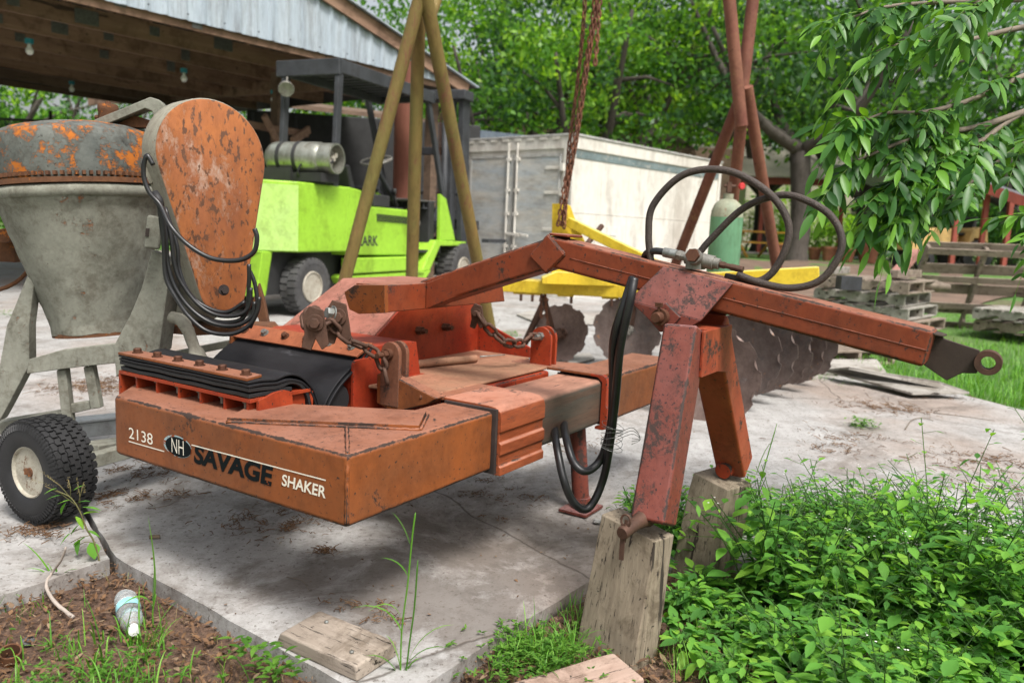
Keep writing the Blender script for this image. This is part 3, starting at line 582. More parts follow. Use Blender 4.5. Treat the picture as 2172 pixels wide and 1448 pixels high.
m = MB(); m.prism([(x, y, -.10) for x, y in rough_edge(slabB)], (0, 0, .094)); tag(m.build('concrete_slab', CONC), kind='structure')
# ================================================================ TIMBER BLOCKS AND PLANKS IN FRONT
WOODZ = wood('block_wood', (.17, .135, .095), (.30, .25, .18), axis=2, scale=1.2, crack=.60)
WOODX = wood('plank_wood', (.27, .22, .175), (.40, .34, .28), axis=0, scale=.8, crack=.60)
WOODR = wood('plank_wood_red', (.30, .22, .17), (.40, .30, .24), axis=0, scale=.8, crack=.60, red=(.30, .13, .10))
PALW = wood('pallet_wood', (.19, .145, .11), (.33, .27, .215), axis=0, scale=1, crack=.62)
def hexa(name, base4, top4, mat, label, cat, bev=.004, jit=.0, group=None, cut=6):
    c = sum((V(*p) for p in base4), V(0, 0, 0))/4
    t = MB(); vs = []
    for k in range(cut+1):
        for i in range(4): vs.append(V(*base4[i]).lerp(V(*top4[i]), k/cut)-c + V(random.uniform(-1, 1), random.uniform(-1, 1), 0)*jit)
    fs = [(3, 2, 1, 0), tuple(cut*4+i for i in range(4))]+[(k*4+i, k*4+(i+1) % 4, (k+1)*4+(i+1) % 4, (k+1)*4+i) for k in range(cut) for i in range(4)]
    t.add(vs, fs); o = t.build(name, mat, bevel=bev, seg=2); o.location = c; return tag(o, label, cat, group)
hexa('wood_block', [(.215, 2.125, -.07), (.355, 1.995, -.07), (.432, 2.060, -.07), (.295, 2.20, -.07)], [(.272, 2.155, .322), (.402, 2.025, .298), (.462, 2.075, .302), (.330, 2.21, .326)], WOODZ, 'weathered grey timber block leaning under the near leg of the orange shaker', 'timber block', jit=.0015)
hexa('wood_block', [(.575, 2.62, -.07), (.695, 2.54, -.07), (.815, 2.66, -.07), (.70, 2.74, -.07)], [(.640, 2.665, .300), (.735, 2.565, .275), (.85, 2.67, .268), (.755, 2.765, .300)], WOODZ, 'upright timber block among the weeds under the far leg of the orange shaker', 'timber block', jit=.002)
def plank(name, p0, p1, w, h, mat, label, rollz=0, tilt=0, cat='plank', group=None, bev=.006):
    p0 = V(*p0); p1 = V(*p1); L = (p1-p0).length; m = MB(); n = 10; vs = []
    for k in range(n+1):
        x = -L/2+L*k/n
        for y, z in ((-w/2, -h/2), (w/2, -h/2), (w/2, h/2), (-w/2, h/2)): vs.append(V(x+(random.uniform(-.01, .01) if k in (0, n) else 0), y+random.uniform(-1, 1)*w*.012, z+random.uniform(-1, 1)*h*.03))
    m.add(vs, [(0, 1, 2, 3), tuple(n*4+i for i in (3, 2, 1, 0))]+[(k*4+(i+1) % 4, k*4+i, (k+1)*4+i, (k+1)*4+(i+1) % 4) for k in range(n) for i in range(4)])
    o = m.build(name, mat, bevel=bev, seg=2); o.location = (p0+p1)/2; o.rotation_mode = 'QUATERNION'
    o.rotation_quaternion = (p1-p0).to_track_quat('X', 'Z') @ Matrix.Rotation(rollz, 4, 'X').to_quaternion(); return tag(o, label, cat, group)
# short nailed board lying on the slab corner
bd = plank('board', (-.535, 2.015, .020), (-.300, 1.865, .020), .150, .040, WOODX, 'short split grey board with two nail heads lying on the slab corner', cat='board')
for (a, b_) in ((-.075, .035), (.085, -.035)):
    m = MB(); m.tube([(a, b_, .019), (a, b_, .024), (a, b_, .026)], [.0055, .0055, .003], 12); m.build('nail_head', ZINC, bd, smooth=True)
plank('timber', (-.14, 1.66, -.045), (.34, 1.93, -.030), .135, .07, WOODR, 'reddish weathered timber half sunk in the soil below the near block', cat='timber')
# ================================================================ CEMENT MIXER
CEM = worn('cement_crust', (.18, .18, .148), (.275, .275, .23), patch=(.27, .10, .04), th=.60, ps=6, scale=5, rough=.85, bmp=1.0, psharp=.05, grime=.7, gz=1, spk=(.10, .09, .07), spk_th=.70)
CEMT = worn('drum_cap_rust', (.07, .08, .075), (.17, .175, .155), patch=(.38, .115, .015), th=.52, ps=7, scale=4, rough=.7, bmp=.9, gz=1, grime=.8, spk=(.03, .025, .02), psharp=.05, patch2=(.025, .022, .02), th2=.60, ps2=6)
COV = worn('cover_rust', (.37, .125, .035), (.25, .085, .035), patch=(.33, .25, .20), th=.515, ps=6, scale=6, rough=.75, bmp=.6, sc=(1, 1, .5), spk=(.10, .045, .025), psharp=.14, spk_th=.565, patch2=(.14, .055, .03), th2=.80, ps2=30, gz=1, grime=.35)
CEMR = worn('cover_rim', (.27, .26, .21), (.22, .20, .16), patch=(.25, .10, .04), th=.60, ps=14, scale=8, rough=.85, bmp=.7, spk=(.08, .06, .04))
RING = worn('ring_gear_rust', (.10, .045, .025), (.16, .07, .03), patch=(.35, .11, .02), th=.57, ps=12, scale=12, rough=.8, bmp=.6)
MX = thing('cement_mixer', 'cement-crusted drum mixer with rusty pear-shaped drive cover and coiled black cord', 'cement mixer', (-1.66, 3.0, 0))
ax = V(-.085, .02, 1).normalized(); p0 = D(206, 702, 3.2)
def lump(m, a, seed=0, f=14):
    for i, p in enumerate(m.v): m.v[i] = p + V(mnoise.noise(p*f+V(seed, 0, 0)), mnoise.noise(p*f+V(0, seed+7, 0)), mnoise.noise(p*f+V(0, 0, seed+3)))*a
m = MB(); prof = [(.150, .0), (.160, .0), (.163, .03)]+[(.165+(.292-.165)*t, .045+.445*t) for t in [i/14 for i in range(15)]]+[(.306, .505), (.312, .52), (.312, .558), (.300, .565)]
m.lathe(prof, p0, ax, 72); lump(m, .005, 0, 22); lump(m, .003, 4, 60); m.build('drum_cone', CEM, MX, smooth=True, angle=40, world=True)
m = MB(); m.lathe([(.300, .575), (.307, .60), (.309, .65), (.309, .72), (.305, .752), (.296, .765), (.288, .768), (.24, .79), (.15, .81), (.05, .818), (.0, .82)], p0, ax, 72); lump(m, .0015, 2, 8); cap = m.build('drum_cap', CEMT, MX, smooth=True, angle=50, world=True)
m = MB(); m.lathe([(.300, .566), (.322, .566), (.322, .585), (.300, .585)], p0, ax, 96, close=True)
xx, yy, dd = frame_from(ax)
for k in range(84):
    a = 2*math.pi*k/84; q = xx*math.cos(a)+yy*math.sin(a); t = yy*math.cos(a)-xx*math.sin(a)
    c = p0+ax*.592+q*.314; m.prism([c-t*.007-q*.008, c+t*.007-q*.008, c+t*.005+q*.010, c-t*.005+q*.010], ax*.014)
m.build('ring_gear', RING, MX, world=True)
m = MB(); m.lathe([(.3, .515), (.318, .52), (.320, .55), (.312, .562)], p0, ax, 72); lump(m, .002, 5); m.build('drum_band', CEM, MX, smooth=True, world=True)
m = MB(); m.lathe([(.148, -.012), (.160, -.012), (.160, .004), (.148, .004)], p0, ax, 48, close=True); m.build('drum_mouth', RING, MX, world=True)
# yoke over the cap
m = MB(); yk = [(178, 276), (200, 254), (318, 206), (338, 212), (352, 232), (356, 262), (330, 262), (322, 236), (308, 230), (215, 268), (205, 280)]
m.prism([D(x, y, 3.12) for x, y in yk], (-.02, .09, 0)); m.build('yoke', CEM, MX, bevel=.004, seg=2, world=True)
m = MB(); m.prism([D(x, y, 3.16) for x, y in [(250, 262), (285, 245), (320, 256), (318, 270), (255, 270)]], (0, .05, 0)); m.build('yoke_web', RING, MX, world=True)
m = MB(); c = D(230, 256, 3.25); m.lathe([(.036, 0), (.036, .03), (.038, .034), (.038, .055), (.034, .062), (.012, .064), (.010, .072), (0, .074)], c, (0, 0, 1), 24); m.cyl(c+V(-.05, 0, .01), c+V(.04, 0, .01), .010, 8); m.build('bearing_cap', RING, MX, smooth=True, angle=40, world=True)
# pear-shaped drive cover
nv = V(.70, -.714, .0).normalized(); e1 = V(.714, .70, .0).normalized(); e2 = V(-.055, 0, 1)
cA = D(452, 333, 2.84); cB = D(479, 616, 2.79); rA, rB = .197, .088
def pear(ra, rb, off=0.0, n=26):
    d = cB-cA; a2 = V(d.dot(e1), d.dot(e2), 0); L = a2.length; base = math.atan2(a2.y, a2.x); al = math.acos((ra-rb)/L); out = []
    for i in range(n+1):
        t = base+al+(2*math.pi-2*al)*i/n; out.append(cA+e1*math.cos(t)*ra+e2*math.sin(t)*ra)
    for i in range(n//2+1):
        t = base-al+(2*al)*i/(n//2); out.append(cA+e1*a2.x+e2*a2.y+e1*math.cos(t)*rb+e2*math.sin(t)*rb)
    return out
f0 = pear(rA-.012, rB-.012); f1 = pear(rA-.004, rB-.004); f2 = pear(rA, rB); n = len(f0)
m = MB(); m.add([p+nv*.002 for p in f0]+[p-nv*.003 for p in f1], [tuple(range(n))]+[(i, i+n, (i+1) % n+n, (i+1) % n) for i in range(n)]); m.build('drive_cover', COV, MX, smooth=True, angle=60, world=True)
m = MB(); m.add([p-nv*.004 for p in f1]+[p-nv*.010 for p in f2]+[p-nv*.115 for p in f2]+[p-nv*.115 for p in f0], [((k*n+i), (k+1)*n+i, (k+1)*n+(i+1) % n, k*n+(i+1) % n) for k in range(3) for i in range(n)]+[tuple(3*n+i for i in range(n-1, -1, -1))]); lump(m, .001); m.build('cover_rim', CEMR, MX, smooth=True, angle=50, world=True)
c = D(474, 615, 2.775); m = MB(); m.tube([c, c+nv*.004], .019, 20); m.tube([c+nv*.004, c+nv*.014], .012, 6); m.build('bolt', DARKIN, MX, smooth=True, angle=30, world=True)
c = D(326, 372, 2.80); m = MB(); m.box(c, (.035, .05, .055), Matrix.Rotation(R(-25), 3, 'Y')); m.build('cover_clip', CEMR, MX, bevel=.004, seg=2, world=True)
def flat(name, pts, y, thick, mat, bev=.004, lump_=.0, vec=None):
    m = MB(); m.prism([D(a, b_, y) for a, b_ in pts], vec or (0, thick, 0)); return m.build(name, mat, MX, bevel=bev, seg=2, world=True)
flat('stand_leg', [(57, 585), (72, 600), (61, 690), (62, 775), (52, 793), (14, 865), (0, 890), (-20, 900), (-2, 780), (14, 690), (35, 640)], 3.05, .05, CEM)
flat('stand_leg', [(322, 530), (352, 545), (345, 640), (330, 752), (275, 775), (246, 800), (240, 735), (275, 670), (300, 610)], 2.86, .04, CEM)
flat('stand_leg', [(350, 545), (362, 560), (350, 650), (337, 748), (329, 752)], 2.86, .11, CEM)
flat('stand_rail', [(60, 762), (130, 742), (185, 735), (245, 728), (245, 770), (170, 778), (56, 793)], 3.0, .03, CEM)
for (a, b_, c_, d_) in ((119, 785, 136, 905), (176, 778, 196, 868)):
    flat('stand_post', [(a, b_), (a+20, b_-2), (c_+16, d_-3), (c_-4, d_)], 3.02, .035, CEM)
flat('stand_rail', [(140, 858), (190, 850), (192, 868), (140, 880)], 3.03, .03, CEM)
flat('stand_leg', [(548, 600), (560, 640), (572, 700), (556, 702), (535, 640)], 3.35, .03, RING)
flat('stand_rail', [(335, 752), (485, 722), (480, 738), (335, 768)], 3.3, .04, CEM)
flat('motor_tray', [(345, 690), (560, 690), (572, 704), (410, 712), (345, 706)], 3.0, .14, RING)
m = MB(); m.cyl(D(425, 600, 3.02), D(405, 640, 3.25), .085, 20); m.cyl(D(440, 645, 2.98), D(400, 655, 3.2), .06, 20); m.build('motor', CEMR, MX, smooth=True, angle=40, world=True)
m = MB(); m.tube(smooth_path([D(365, 672, 2.8), D(385, 680, 2.78), D(398, 700, 2.76), D(415, 745, 2.74), D(432, 780, 2.72)], 5), [.022]*9+[.020]*6+[.026]*6, 10); lump(m, .003, 3, 30); m.build('hose_stub', CEMR, MX, smooth=True, world=True)
# switch box
rb2 = Matrix.Rotation(R(22), 3, 'Z') @ Matrix.Rotation(R(6), 3, 'Y')
c = D(326, 493, 2.80); m = MB(); m.box(c, (.050, .045, .115), rb2); m.build('switch_box', CEM, MX, bevel=.010, seg=3, world=True)
m = MB(); m.box(c+V(-.010, -.026, .0), (.012, .012, .028), rb2); m.build('switch', DARKIN, MX, world=True)
# axle, drawbar
m = MB(); m.bar(V(-1.55, 2.80, .19), V(-1.05, 3.9, .19), .05, .05); m.bar(D(185, 958, 2.95), D(330, 935, 3.3), .10, .06); m.build('axle', CEM, MX, bevel=.004, seg=2, world=True)
m = MB(); m.bar(D(0, 905, 3.15), D(150, 880, 3.25), .07, .05); m.build('drawbar', CEM, MX, bevel=.004, world=True)
# tilt hand wheel behind the drum
m = MB(); c = D(-40, 520, 3.3)
m.tube([c+V(.19*math.cos(t), .05*math.cos(t), .19*math.sin(t)) for t in [i*math.pi/20 for i in range(40)]], .009, 8, closed=True)
for k in range(3): t = .6+k*2.094; m.tube([c, c+V(.19*math.cos(t), .05*math.cos(t), .19*math.sin(t))], .007, 6)
m.build('tilt_wheel', RING, MX, smooth=True, world=True)
m = MB(); m.box(D(20, 525, 3.4), (.08, .06, .12)); m.cyl(D(8, 500, 3.3), D(25, 500, 3.5), .03, 12); m.build('tilt_bracket', RING, MX, bevel=.003, world=True)
# cords
m = MB()
loops = [
 [(325, 350), (312, 330), (305, 352), (306, 380), (318, 410), (340, 435), (362, 480), (400, 520), (450, 548), (505, 552), (538, 535), (545, 505), (540, 485)],
 [(333, 425), (345, 470), (348, 540), (352, 590), (372, 630), (400, 670), (440, 702), (490, 708), (528, 690), (546, 660), (550, 630)],
 [(340, 430), (352, 500), (356, 560), (372, 610), (405, 655), (450, 685), (500, 690), (535, 670), (540, 640)],
 [(346, 440), (362, 500), (370, 560), (385, 600), (420, 645), (460, 668), (505, 668), (528, 650), (532, 610)],
 [(338, 440), (348, 520), (365, 600), (390, 640), (430, 672), (480, 684), (520, 668), (528, 600), (528, 560)],
 [(350, 440), (375, 520), (380, 570), (400, 620), (435, 650), (480, 662), (520, 640)],
 [(530, 575), (540, 600), (546, 640), (542, 665), (530, 695)]]
for i, lp in enumerate(loops):
    m.tube(smooth_path([D(x, y, (2.62 if i in (0, 6) and j > 5 else 2.66+.012*i)) for j, (x, y) in enumerate(lp)], 6), .0075 if i else .008, 8)
m.build('power_cord', HOSE, MX, smooth=True, world=True)
m = MB(); m.tube([D(328, 408, 2.70), D(336, 425, 2.69), D(342, 440, 2.69)], [.012, .016, .011], 10); m.build('cord_plug', RUBBER, MX, smooth=True, world=True)
# wheel
RIMW = worn('mower_rim', (.42, .40, .33), (.34, .31, .25), patch=(.14, .07, .035), th=.56, ps=12, scale=12, rough=.6, spk=(.10, .06, .04))
wt = V(-.455, -.892, 0); wc = V(-1.635, 2.745, .188); TR = .188
m = MB(); hw = .072
prof = [(.085, -hw*.8), (.10, -hw*1.0), (.135, -hw*1.08), (.165, -hw*1.0), (.178, -hw*.85), (.181, -hw*.5), (.182, 0), (.181, hw*.5), (.178, hw*.85), (.165, hw*1.0), (.135, hw*1.08), (.10, hw), (.085, hw*.8)]
m.lathe(prof, wc, wt, 64, close=True)
xx, yy, dd = frame_from(wt)
for row in range(7):
    h = -hw*.84+row*hw*1.68/6
    for k in range(38):
        a = 2*math.pi*(k+(.5 if row % 2 else 0))/38; q = xx*math.cos(a)+yy*math.sin(a); t = yy*math.cos(a)-xx*math.sin(a); rr = .180 if abs(row-3) < 3 else .174
        c = wc+dd*h+q*rr; w_ = .0115; hh_ = .0105; sk = .004*(1 if row % 2 else -1)
        m.prism([c-t*w_-dd*hh_, c-t*(w_*.2)-dd*(hh_-sk), c+t*w_-dd*hh_, c+t*w_+dd*(hh_*.7), c-t*(w_*.2)+dd*(hh_*.7+sk), c-t*w_+dd*(hh_*.7)], q*.008)
for k in range(72):
    for sgn in (-1, 1):
        a = 2*math.pi*k/72; q = xx*math.cos(a)+yy*math.sin(a); m.bar(wc+q*.150+dd*sgn*hw*1.045, wc+q*.172+dd*sgn*hw*.95, .006, .006)
m.build('tyre', RUBBER, MX, smooth=True, angle=40, world=True)
m = MB(); m.lathe([(.092, .055), (.096, .062), (.088, .066), (.082, .052), (.070, .020), (.045, .012), (.025, .018), (.024, .045), (.012, .047), (0, .047)], wc, wt, 40); m.lathe([(0, -.05), (.09, -.05)], wc, wt, 30); m.build('rim', RIMW, MX, smooth=True, angle=40, world=True)
m = MB(); m.cyl(wc+wt*.03, wc+wt*.060, .016, 12); m.box(wc+wt*.045, (.05, .02, .02)); m.build('hub', RING, MX, smooth=True, angle=40, world=True)
# pale steel channel lying behind the mixer
a_, b_ = D(8, 888, 3.45), D(250, 870, 3.75)
m = MB(); a_.z = .085; b_.z = .085; m.bar(a_, b_, .07, .07); m.bar(a_+V(0, 0, .045), b_+V(0, 0, .045), .10, .012); PALE = worn('pale_steel', (.42, .44, .44), (.34, .36, .36), patch=(.12, .10, .08), th=.64, ps=6, scale=4, rough=.6)
tag(centre(m.build('steel_channel', PALE, bevel=.003, seg=1)), 'pale grey steel channel lying on slab behind the mixer wheel', 'steel channel')
# ================================================================ FORKLIFT (local x forward, y to its left, z up)
LIME = worn('lime_paint', (.28, .52, .035), (.33, .60, .05), patch=(.16, .08, .03), th=.70, ps=4, scale=1.2, rough=.35, bmp=.05, spk=(.10, .20, .02), spk_th=.66, grime=.6, gz=.3)
LIME2 = worn('lime_paint_pale', (.37, .58, .13), (.42, .63, .19), patch=(.18, .09, .04), th=.72, ps=6, scale=2, rough=.45, bmp=.05)  # paler lime for the chamfered counterweight corner
BLK = worn('black_paint', (.035, .038, .042), (.055, .058, .064), patch=(.10, .08, .06), th=.70, ps=9, scale=3, rough=.5, bmp=.1)
INT = plain('machine_dark', (.018, .018, .018), .7, var=.5, scale=4)
TYRE = worn('grey_tyre', (.06, .06, .062), (.09, .088, .085), patch=(.14, .13, .12), th=.62, ps=6, scale=5, rough=.8)
WHT = worn('white_rim', (.45, .42, .35), (.34, .31, .25), patch=(.16, .10, .06), th=.58, ps=14, scale=8, rough=.5)
ALU = worn('gas_tank_paint', (.46, .46, .40), (.30, .31, .26), patch=(.15, .13, .09), th=.58, ps=9, scale=5, rough=.28, metal=.75)
FK = thing('forklift', 'lime green forklift with black overhead guard and silver gas tank, parked under the shed edge', 'forklift', (-2.361, 9.103, 0), math.atan2(.92, .39))
def fb(name, a, b_, mat, bev=.012, seg=2): m = MB(); m.span(a, b_); return m.build(name, mat, FK, bevel=bev, seg=seg)
def fp(name, pts, y, th, mat, bev=.01): m = MB(); m.prism([(x, y, z) for x, z in pts], (0, th, 0)); return m.build(name, mat, FK, bevel=bev, seg=2)
# counterweight with chamfered corner and rear face
m = MB(); m.prism([(-.16, 0, .735), (-.55, .36, .735), (-.62, .55, .735), (-.62, 1.0, .735), (-.45, 1.25, .735), (.78, 1.25, .735), (.78, 0, .735)], (0, 0, .775)); cw = m.build('counterweight', LIME, FK, bevel=.02, seg=3)
m = MB(); m.prism([(-.165, -.004, .75), (-.555, .356, .75), (-.555, .356, 1.47), (-.165, -.004, 1.47)], (-.004, -.005, 0)); m.build('counterweight_corner', LIME2, FK)
m = MB(); m.span((-.64, .52, .92), (-.55, .98, 1.38)); m.build('counterweight_recess_shade', MATS['lime_paint'] if False else worn('lime_shadow', (.10, .22, .02), (.12, .26, .02), patch=(.05, .05, .02), th=.7, ps=5, scale=3), FK)  # shade of a recess, painted as a darker lime slab
m = MB(); m.prism([(-.60, .36, .74), (-.60, 1.2, .74), (-.55, 1.2, .24), (-.55, .25, .24), (-.50, .20, .74)], (.16, 0, 0)); m.build('rear_bumper', LIME, FK, bevel=.012)
fb('chassis', (-.42, .25, .25), (2.6, 1.1, .76), INT, 0)
fb('axle_beam', (-.02, .10, .28), (.32, 1.15, .38), INT, 0)
# bodywork
fp('engine_hood', [(.80, .69), (.80, 1.515), (.99, 1.50), (1.10, 1.49), (1.33, 1.30), (2.25, 1.29), (2.25, .67)], .02, 1.2, LIME, .02)
fb('seat_deck', (1.38, .10, 1.27), (2.25, 1.15, 1.315), INT, .01)
m = MB()
for k in range(19): x = 1.46+k*.042; m.box((x, .014, 1.165-.001*k), (.017, .012, .10+.0*k), Matrix.Rotation(R(-10), 3, 'Y'))
m.build('vent', INT, FK)
fb('step_sill', (.86, -.02, .46), (2.32, .15, .655), LIME, .02); fb('step', (2.25, -.03, .415), (2.66, .35, .475), LIME, .012)
fp('lower_sill', [(.86, .33), (.80, .405), (.86, .44), (2.9, .44), (2.75, .33)], .0, .3, LIME, .01)
fp('fender', [(2.62, .44), (3.02, .885), (4.02, .86), (4.0, .80), (3.16, .80), (2.86, .44)], .0, .34, LIME, .012)
fp('front_cowl', [(2.3, .66), (2.66, .47), (3.0, .86), (2.85, .88), (2.5, .80)], .36, .5, LIME, .01)
fb('floor', (2.26, .05, .70), (2.95, 1.1, .74), INT, .01)
fp('front_pillar', [(3.18, .88), (3.16, 1.56), (3.34, 1.50), (3.68, .88)], .02, .06, LIME, .01); fp('front_pillar', [(3.18, .88), (3.16, 1.56), (3.34, 1.50), (3.68, .88)], 1.10, .06, LIME, .01)
fb('dashboard', (2.98, .10, .80), (3.14, 1.08, 1.45), INT, .02)
m = MB()
for k in range(5): m.box((2.93-.05*(k % 2), .16+.09*k, 1.34), (.10, .05, .02)); m.box((2.9, .16+.09*k, 1.40), (.02, .02, .12))
m.build('lever', BLK, FK)
m = MB(); m.lathe([(0, 0), (.06, 0), (.06, .03), (0, .03)], (2.96, .30, 1.12), (-1, 0, 0), 16); m.build('gauge', WHT, FK)
fb('dash_plate', (2.4, .12, 1.43), (3.25, 1.0, 1.455), worn('worn_plate', (.20, .19, .18), (.12, .12, .12), rough=.4, metal=.4), .01)
# seat
m = MB(); m.span((1.60, .45, 1.31), (2.05, .90, 1.42)); m.build('seat', INT, FK, bevel=.04, seg=3)
fp('seat_back', [(1.56, 1.40), (1.42, 1.82), (1.50, 1.84), (1.68, 1.42)], .47, .42, INT, .03)
# steering wheel
sc = V(1.94, .36, 1.93); sn = V(-.35, 0, .94).normalized(); xx, yy, dd = frame_from(sn)
m = MB(); m.tube([sc+xx*.21*math.cos(t)+yy*.21*math.sin(t) for t in [i*math.pi/18 for i in range(36)]], .014, 8, closed=True)
for k in range(3): t = k*2.094+.5; m.tube([sc-sn*.03, sc+xx*.20*math.cos(t)+yy*.20*math.sin(t)], .009, 6)
m.tube([sc, sc-sn*.06], .035, 12); m.build('steering_wheel', GREYFIT, FK, smooth=True)
m = MB(); m.tube([sc-sn*.04, sc-sn*.18], .05, 12); m.tube([sc-sn*.15, V(2.55, .40, 1.36)], [.035, .035], 10); m.tube([sc+V(.25, .1, -.25), sc+V(.30, .05, -.55)], .014, 6); m.build('steering_column', BLK, FK, smooth=True, angle=40)
m = MB()
for k in range(4): m.tube([V(2.2+k*.07, .18+k*.05, 1.30), V(2.12+k*.07, .17+k*.05, 1.52)], .012, 6); m.tube([V(2.12+k*.07, .17+k*.05, 1.50), V(2.115+k*.07, .17+k*.05, 1.57)], .025, 8)
m.build('control_lever', INT, FK, smooth=True)
fb('side_box', (1.42, .04, 1.30), (1.80, .22, 1.46), INT, .02)
# overhead guard
gz = 2.88
for (x0, x1, y0, nm) in ((.56, .62, .03, 0), (.56, .62, .80, 0)):
    m = MB(); m.bar((x0-.02, y0, 1.50), (x1, y0, gz), .10, .055, V(0, 1, 0)); m.build('guard_post', BLK, FK, bevel=.008)
for y0 in (.03, .80+.22):
    m = MB(); m.bar((3.32, y0+.03, 1.46), (2.74, y0+.02, gz), .09, .06, V(0, 1, 0)); m.build('guard_post', BLK, FK, bevel=.008)
fb('guard_rail', (.58, -.01, gz-.075), (2.86, .05, gz+.085), BLK, .01); fb('guard_rail', (.58, .84, gz-.075), (2.86, .90, gz+.085), BLK, .01)
fb('guard_rail', (.55, -.01, gz-.10), (.61, .90, gz+.085), BLK, .01); fb('guard_rail', (2.80, -.01, gz-.06), (2.87, .90, gz+.07), BLK, .01)
for k in range(11): x = .80+k*.18; fb('guard_slat', (x, .05, gz+.01), (x+.03, .84, gz+.05), BLK, 0)
m = MB(); m.box((1.75, .44, gz+.03), (2.2, .80, .012)); m.build('guard_roof', BLK, FK)
# work light
m = MB(); c = V(.52, .72, gz-.22); m.lathe([(.0, 0), (.05, .01), (.085, .05), (.095, .09), (.09, .10), (.0, .085)], c, (-.6, -.5, -.45), 20); m.tube([c, V(.57, .74, gz-.09)], .012, 6); m.build('work_light', GREYFIT, FK, smooth=True, angle=50)
# gas tank lying across the counterweight
ta = V(.24, .74, 1.80); tb = V(.30, -.16, 1.80); tr = .185; d = (tb-ta).normalized(); L = (tb-ta).length
m = MB(); m.lathe([(0, 0), (.07, .008), (.13, .03), (.168, .075), (tr, .13), (tr, L-.20), (.168, L-.15), (.14, L-.11), (.0, L-.10)], ta, d, 36); tk = m.build('gas_tank', ALU, FK, smooth=True, angle=50)
m = MB(); m.lathe([(.165, L-.155), (.172, L-.15), (.172, L+.02), (.150, L+.02), (.150, L-.12)], ta, d, 36); m.build('tank_collar', ALU, tk, smooth=True, angle=40)
m = MB(); c = ta+d*(L-.08); m.cyl(c, c+d*.06, .035, 12); m.box(c+V(.05, 0, .04)+d*.03, (.05, .05, .05)); m.box(c+V(-.06, 0, -.03)+d*.03, (.04, .06, .04)); m.tube([c+V(.0, 0, .05), c+V(.05, 0, .09), c+d*.05], .01, 6); m.build('tank_valve', RIMW, tk)
for t in (.26, .50):
    m = MB(); m.lathe([(tr+.001, -.022), (tr+.008, -.022), (tr+.008, .022), (tr+.001, .022)], ta+d*L*t, d, 36, close=True); m.build('tank_strap', INT, tk, smooth=True, angle=40)
m = MB(); m.box((.28, .30, 1.58), (.34, .80, .10)); m.box((.10, .5, 1.60), (.05, .4, .16)); m.build('tank_cradle', INT, FK)
m = MB(); m.tube(smooth_path([c+V(0, 0, 0)+d*.04, c+V(-.12, -.10, -.05), V(.15, .12, 1.78), V(.10, .2, 1.60), V(.4, .05, 1.55)], 6), .012, 8); m.build('gas_hose', HOSE, FK, smooth=True)
# mast
for y0 in (.05, .95):
    m = MB(); m.bar((4.10, y0+.06, .20), (4.0, y0+.06, 3.12), .24, .09, V(0, 1, 0)); m.build('mast_rail', BLK, FK, bevel=.01)
    m = MB(); m.bar((3.93, y0+(.18 if y0 < .5 else -.06), .30), (3.84, y0+(.18 if y0 < .5 else -.06), 3.0), .16, .07, V(0, 1, 0)); m.build('mast_rail', BLK, FK, bevel=.01)
    m = MB(); m.tube([V(3.80, y0+(.24 if y0 < .5 else -.12), .4), V(3.74, y0+(.24 if y0 < .5 else -.12), 2.75)], .045, 12); m.build('lift_cylinder', BLK, FK, smooth=True)
    m = MB(); yy_ = y0+(.32 if y0 < .5 else -.20)
    for k in range(60): z = .55+k*.038; m.box((3.74-.0*z, yy_, z), (.03, .055 if k % 2 else .035, .026))
    m.build('lift_chain', RUST, FK)
fb('mast_head', (3.80, .0, 3.02), (4.12, 1.16, 3.17), BLK, .02); fb('mast_cross', (3.92, .1, 2.2), (4.0, 1.1, 2.32), BLK, .01); fb('mast_cross', (3.95, .1, 1.2), (4.03, 1.1, 1.36), BLK, .01)
m = MB()
m.bar((3.3, .30, .8), (3.86, .30, 1.7), .07, .07); m.build('tilt_cylinder', BLK, FK)
fb('fork_carriage', (4.24, .05, .82), (4.34, 1.1, .92), BLK, .008); fb('fork_carriage', (4.22, -.06, 1.05), (4.34, 1.2, 1.20), BLK, .008); m = MB(); m.span((4.2, -.30, .86), (4.9, -.18, .92)); m.build('fork_arm', BLK, FK)
fb('backrest_plate', (4.18, -.05, .72), (4.30, .10, 1.12), BLK, .01)
